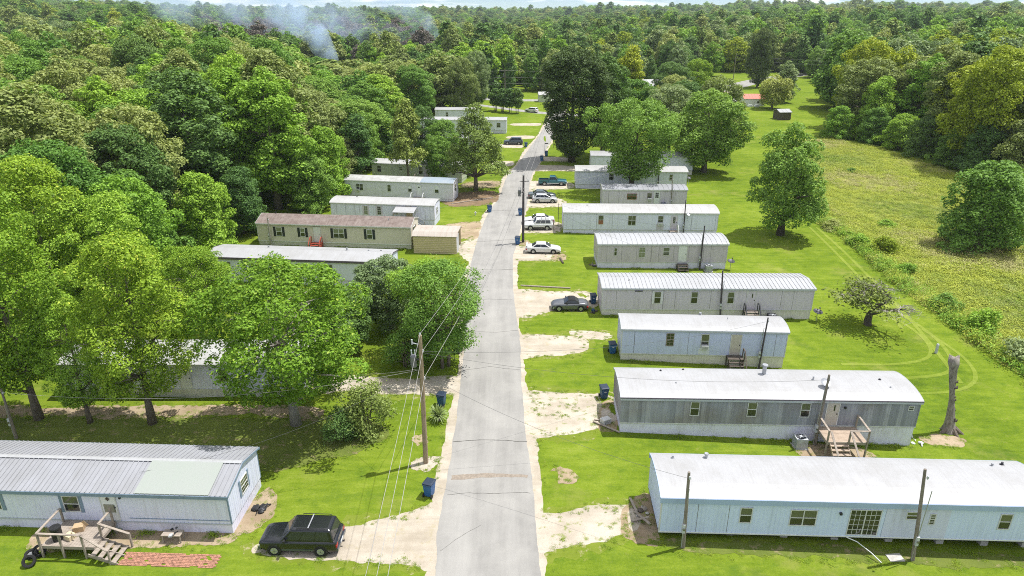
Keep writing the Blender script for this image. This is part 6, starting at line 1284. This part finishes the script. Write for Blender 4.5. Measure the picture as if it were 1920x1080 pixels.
# meadow weeds
def weed_mesh(name, seed, n, rad, h, w):
    g_ = np.random.default_rng(seed); pos = g_.normal(size=(n, 3))*[rad, rad, 0]; pos[:, 2] = g_.random(n)**.8*h
    nr = g_.normal(size=(n, 3))*.55+[0, 0, 1.0]; nr /= np.linalg.norm(nr, axis=1, keepdims=True)
    return leaf_mesh(name, pos, nr, w*g_.uniform(.5, 1.4, n), g_, .28)
wm = [weed_mesh('weed_%d' % k, 50+k, 150, .36, .5+.2*k, .17) for k in range(3)]
wsrc = [(m_, L[c]) for m_ in wm for c in ('weed', 'weedtan', 'bright', 'willow', 'weed', 'grass')]
P_, RZ, SC, PK = [], [], [], []
for _ in range(60000):
    if len(P_) > 15000: break
    px_, py_ = g7.uniform(43, 110), g7.uniform(36, 168)
    if not inside(px_, py_, MEADOW) or abs(px_) > .78*py_+12: continue
    edge = not inside(px_-1.6, py_, MEADOW)
    zone = math.sin(px_*.21+py_*.13)+math.sin(px_*.09-py_*.17+1)+g7.normal()*.6
    if zone < -1.9 and not edge: continue
    c = 2 if edge and g7.random() < .5 else 1 if zone < -1.1 else 0 if zone < .5 else 4 if zone < 1.1 else 3 if zone < 1.8 else 5
    s = g7.uniform(.45, 1.1)*(1.1 if edge else .9+.25*math.sin(px_*.13)*math.sin(py_*.1)); P_.append((px_, py_, gzf(px_, py_)+.02)); RZ.append(g7.random()*6.28); SC.append((s*1.3, s*1.3, s*(.8 if not edge else 1.2))); PK.append(int(g7.integers(0, 3))*6+c)
scatter('weeds', 'tall mixed weeds and grasses covering the meadow', P_, RZ, SC, PK, wsrc)
# lawn tufts near the camera: uneven mown grass and taller fringe along edges
def blade_mesh(name, seed, n, rad, h):
    g_ = np.random.default_rng(seed); pos = g_.normal(size=(n, 3))*[rad, rad, 0]; pos[:, 2] = h*.45
    nr = g_.normal(size=(n, 3))*.45+[0, 0, 1.0]; nr /= np.linalg.norm(nr, axis=1, keepdims=True)
    return leaf_mesh(name, pos, nr, h*g_.uniform(.7, 1.5, n), g_, .22)
bm3 = [blade_mesh('tuft_%d' % k, 70+k, 70, .22, .10+.03*k) for k in range(3)]
gsrc = [(m_, L[c]) for m_ in bm3 for c in ('grass', 'grass')]
hard = [[at(L1, a_, b_)[:2] for a_, b_ in ((17, -3), (22, -3), (22, -.2), (17, -.2))]]+[p for p, _, _ in DR]+[p for p, _, _ in DT]
homes = [(h, float(l_), float(w_)) for h, l_, w_ in ((R1, 22.6, 4.1), (R2, 21.6, 4.3), (R3, 14.5, 3.2), (R4, 21.5, 4.1), (L1, 23, 4.5), (R5, 15.7, 4.2), (R6, 21.5, 4.4), (L4, 20.8, 4.4))]
def in_home(x, y, m_=0.):
    for h, l_, w_ in homes:
        a = -h.rotation_euler.z; dx, dy = x-h.location.x, y-h.location.y; u, v = dx*math.cos(a)-dy*math.sin(a), dx*math.sin(a)+dy*math.cos(a)
        if -m_ < u < l_+m_ and -m_ < v < w_+m_: return True
    return False
P_, RZ, SC, PK = [], [], [], []
def put(x, y, s, p, zs=1.):
    P_.append((x, y, gzf(x, y))); RZ.append(g7.random()*6.28); SC.append((s, s, s*zs)); PK.append(p)
for _ in range(60000):
    break
    py_ = 24+76*g7.random()**1.5; px_ = g7.uniform(-.8*py_-8, .8*py_+8)
    xl = np.interp(py_, [p[1] for p in RL], [p[0] for p in RL])-.9; xr_ = np.interp(py_, [p[1] for p in RR], [p[0] for p in RR])+.7
    if xl < px_ < xr_ or inside(px_, py_, MEADOW) or in_home(px_, py_) or any(inside(px_, py_, q) for q in hard): continue
    if math.sin(px_*.5+py_*.31)+math.sin(px_*.23-py_*.47+1.7)+g7.normal()*.7 < .1: continue
    put(px_, py_, g7.uniform(.6, 1.25), int(g7.integers(0, 6)), g7.uniform(.6, 1.1))
for q, *_r in DR+DT:           # ragged fringe where grass meets gravel
    for (a, b) in zip(q, q[1:]+q[:1]):
        for _ in range(int(math.hypot(b[0]-a[0], b[1]-a[1])*5)):
            t = g7.random(); px_, py_ = a[0]+(b[0]-a[0])*t+g7.normal()*.28, a[1]+(b[1]-a[1])*t+g7.normal()*.28
            if py_ < 125 and not in_home(px_, py_) and not np.interp(py_, [q_[1] for q_ in RL], [q_[0] for q_ in RL])-.5 < px_ < np.interp(py_, [q_[1] for q_ in RR], [q_[0] for q_ in RR])+.4: put(px_, py_, g7.uniform(.2, .6), int(g7.integers(0, 6)))
for h, l_, w_ in homes:        # weeds along the skirting
    for _ in range(int(l_*1.5)):
        if h is R1: break
        p = at(h, g7.uniform(0, l_), -.10-abs(g7.normal())*.12); put(p[0], p[1], g7.uniform(.5, 1.1), int(g7.integers(0, 6)), 1.5)
for sd, E_ in ((-1, RL), (1, RR)):
    for _ in range(260):
        yy = g7.uniform(22, 150); xx = np.interp(yy, [p[1] for p in E_], [p[0] for p in E_])+sd*(.62+abs(g7.normal())*.25)
        if not any(inside(xx, yy, q[0]) for q in DR): put(xx, yy, g7.uniform(.2, .5), int(g7.integers(0, 6)), 1.0)
scatter('grass', 'short green grass tufts on the lawns and along the gravel edges', P_, RZ, SC, PK, gsrc)
# shrubs along the meadow margin
k = 0
for x_, y_, h, w, mt in [(46.6, 95, 1.3, 3.0, 'olive'), (46.9, 87.5, 1.6, 3.0, 'bright'), (48.4, 84.5, 2.2, 3.6, 'yellow'), (47.5, 77.2, 1.2, 2.6, 'bright'), (46.2, 66.4, 1.6, 3.0, 'green'), (46.6, 61.5, 2.2, 3.8, 'bright'), (47.0, 56.0, 1.9, 3.4, 'blue'), (47.8, 53.2, 2.2, 3.8, 'green'), (46.9, 50.6, 2.0, 3.6, 'blue'), (48.4, 48, 2.2, 4.0, 'green'), (55, 96, 1.0, 2.6, 'bright'), (66, 132, .9, 2.2, 'green'), (60, 64, .8, 1.8, 'bright')]:
    edge = k < 10
    tree('low %s shrub %s' % (names[mt], 'in the overgrown strip along the mown lawn' if edge else 'standing out in the open meadow'), 'low_shrub', mt, x_, y_, h, w, None, 'low shrubs of the meadow', 'low_shrub', 'shrub'); k += 1

# ================================================================ SMOKE AND HAZE
def smoke(label, pts, rad, dens, seed):
    m, n, out = nodes_of('smoke_volume'); v = coords(n)
    a = noise(n, v, .055, 5, .62); b = noise(n, coords(n, 'Object', (1, 1, .5)), .16, 4, .65)
    mu = N(n, 'ShaderNodeMath', operation='MULTIPLY'); n.links.new(ramp(n, a, [(.40, 0.), (.64, 1.)]), mu.inputs[0]); n.links.new(ramp(n, b, [(.34, .1), (.66, 1.)]), mu.inputs[1])
    m2 = N(n, 'ShaderNodeMath', operation='MULTIPLY'); n.links.new(mu.outputs[0], m2.inputs[0]); m2.inputs[1].default_value = dens
    pv = N(n, 'ShaderNodeVolumePrincipled'); pv.inputs['Color'].default_value = (.66, .80, 1.0, 1); pv.inputs['Anisotropy'].default_value = .0; n.links.new(m2.outputs[0], pv.inputs['Density']); n.links.new(pv.outputs[0], out.inputs['Volume'])
    base = Vector(pts[0]); o = MB().tube([Vector(p)-base for p in pts], rad, 16).build('smoke', m, None, base); tag(o, label, kind='stuff')
def at_px(): pass
smoke('narrow white smoke plume rising behind the left wood', [(-82, 330, 1), (-85, 331, 9), (-89, 333, 17), (-96, 336, 24), (-110, 340, 30)], [3.5, 5, 6, 7, 7], .40, 1)
smoke('broad thin blue smoke drifting over the brown far woods', [(-52, 400, 8), (-92, 402, 20), (-132, 405, 29), (-165, 410, 34), (-200, 414, 36)], [9, 14, 17, 17, 12], .055, 2)
smoke('slanting smoke plume before the far tan field', [(-42, 420, 6), (-50, 422, 20), (-62, 425, 32), (-76, 428, 42)], [4, 7, 10, 12], .12, 3)
hm, hn, hout = nodes_of('haze_air'); pv = N(hn, 'ShaderNodeVolumePrincipled'); pv.inputs['Color'].default_value = (.80, .89, 1.0, 1); pv.inputs['Density'].default_value = .00009; hn.links.new(pv.outputs[0], hout.inputs['Volume'])
tag(MB().box(-4100, 4100, -350, 6100, -2.3, 75).build('haze', hm, None), 'thin summer haze in the air over the whole valley', kind='stuff')
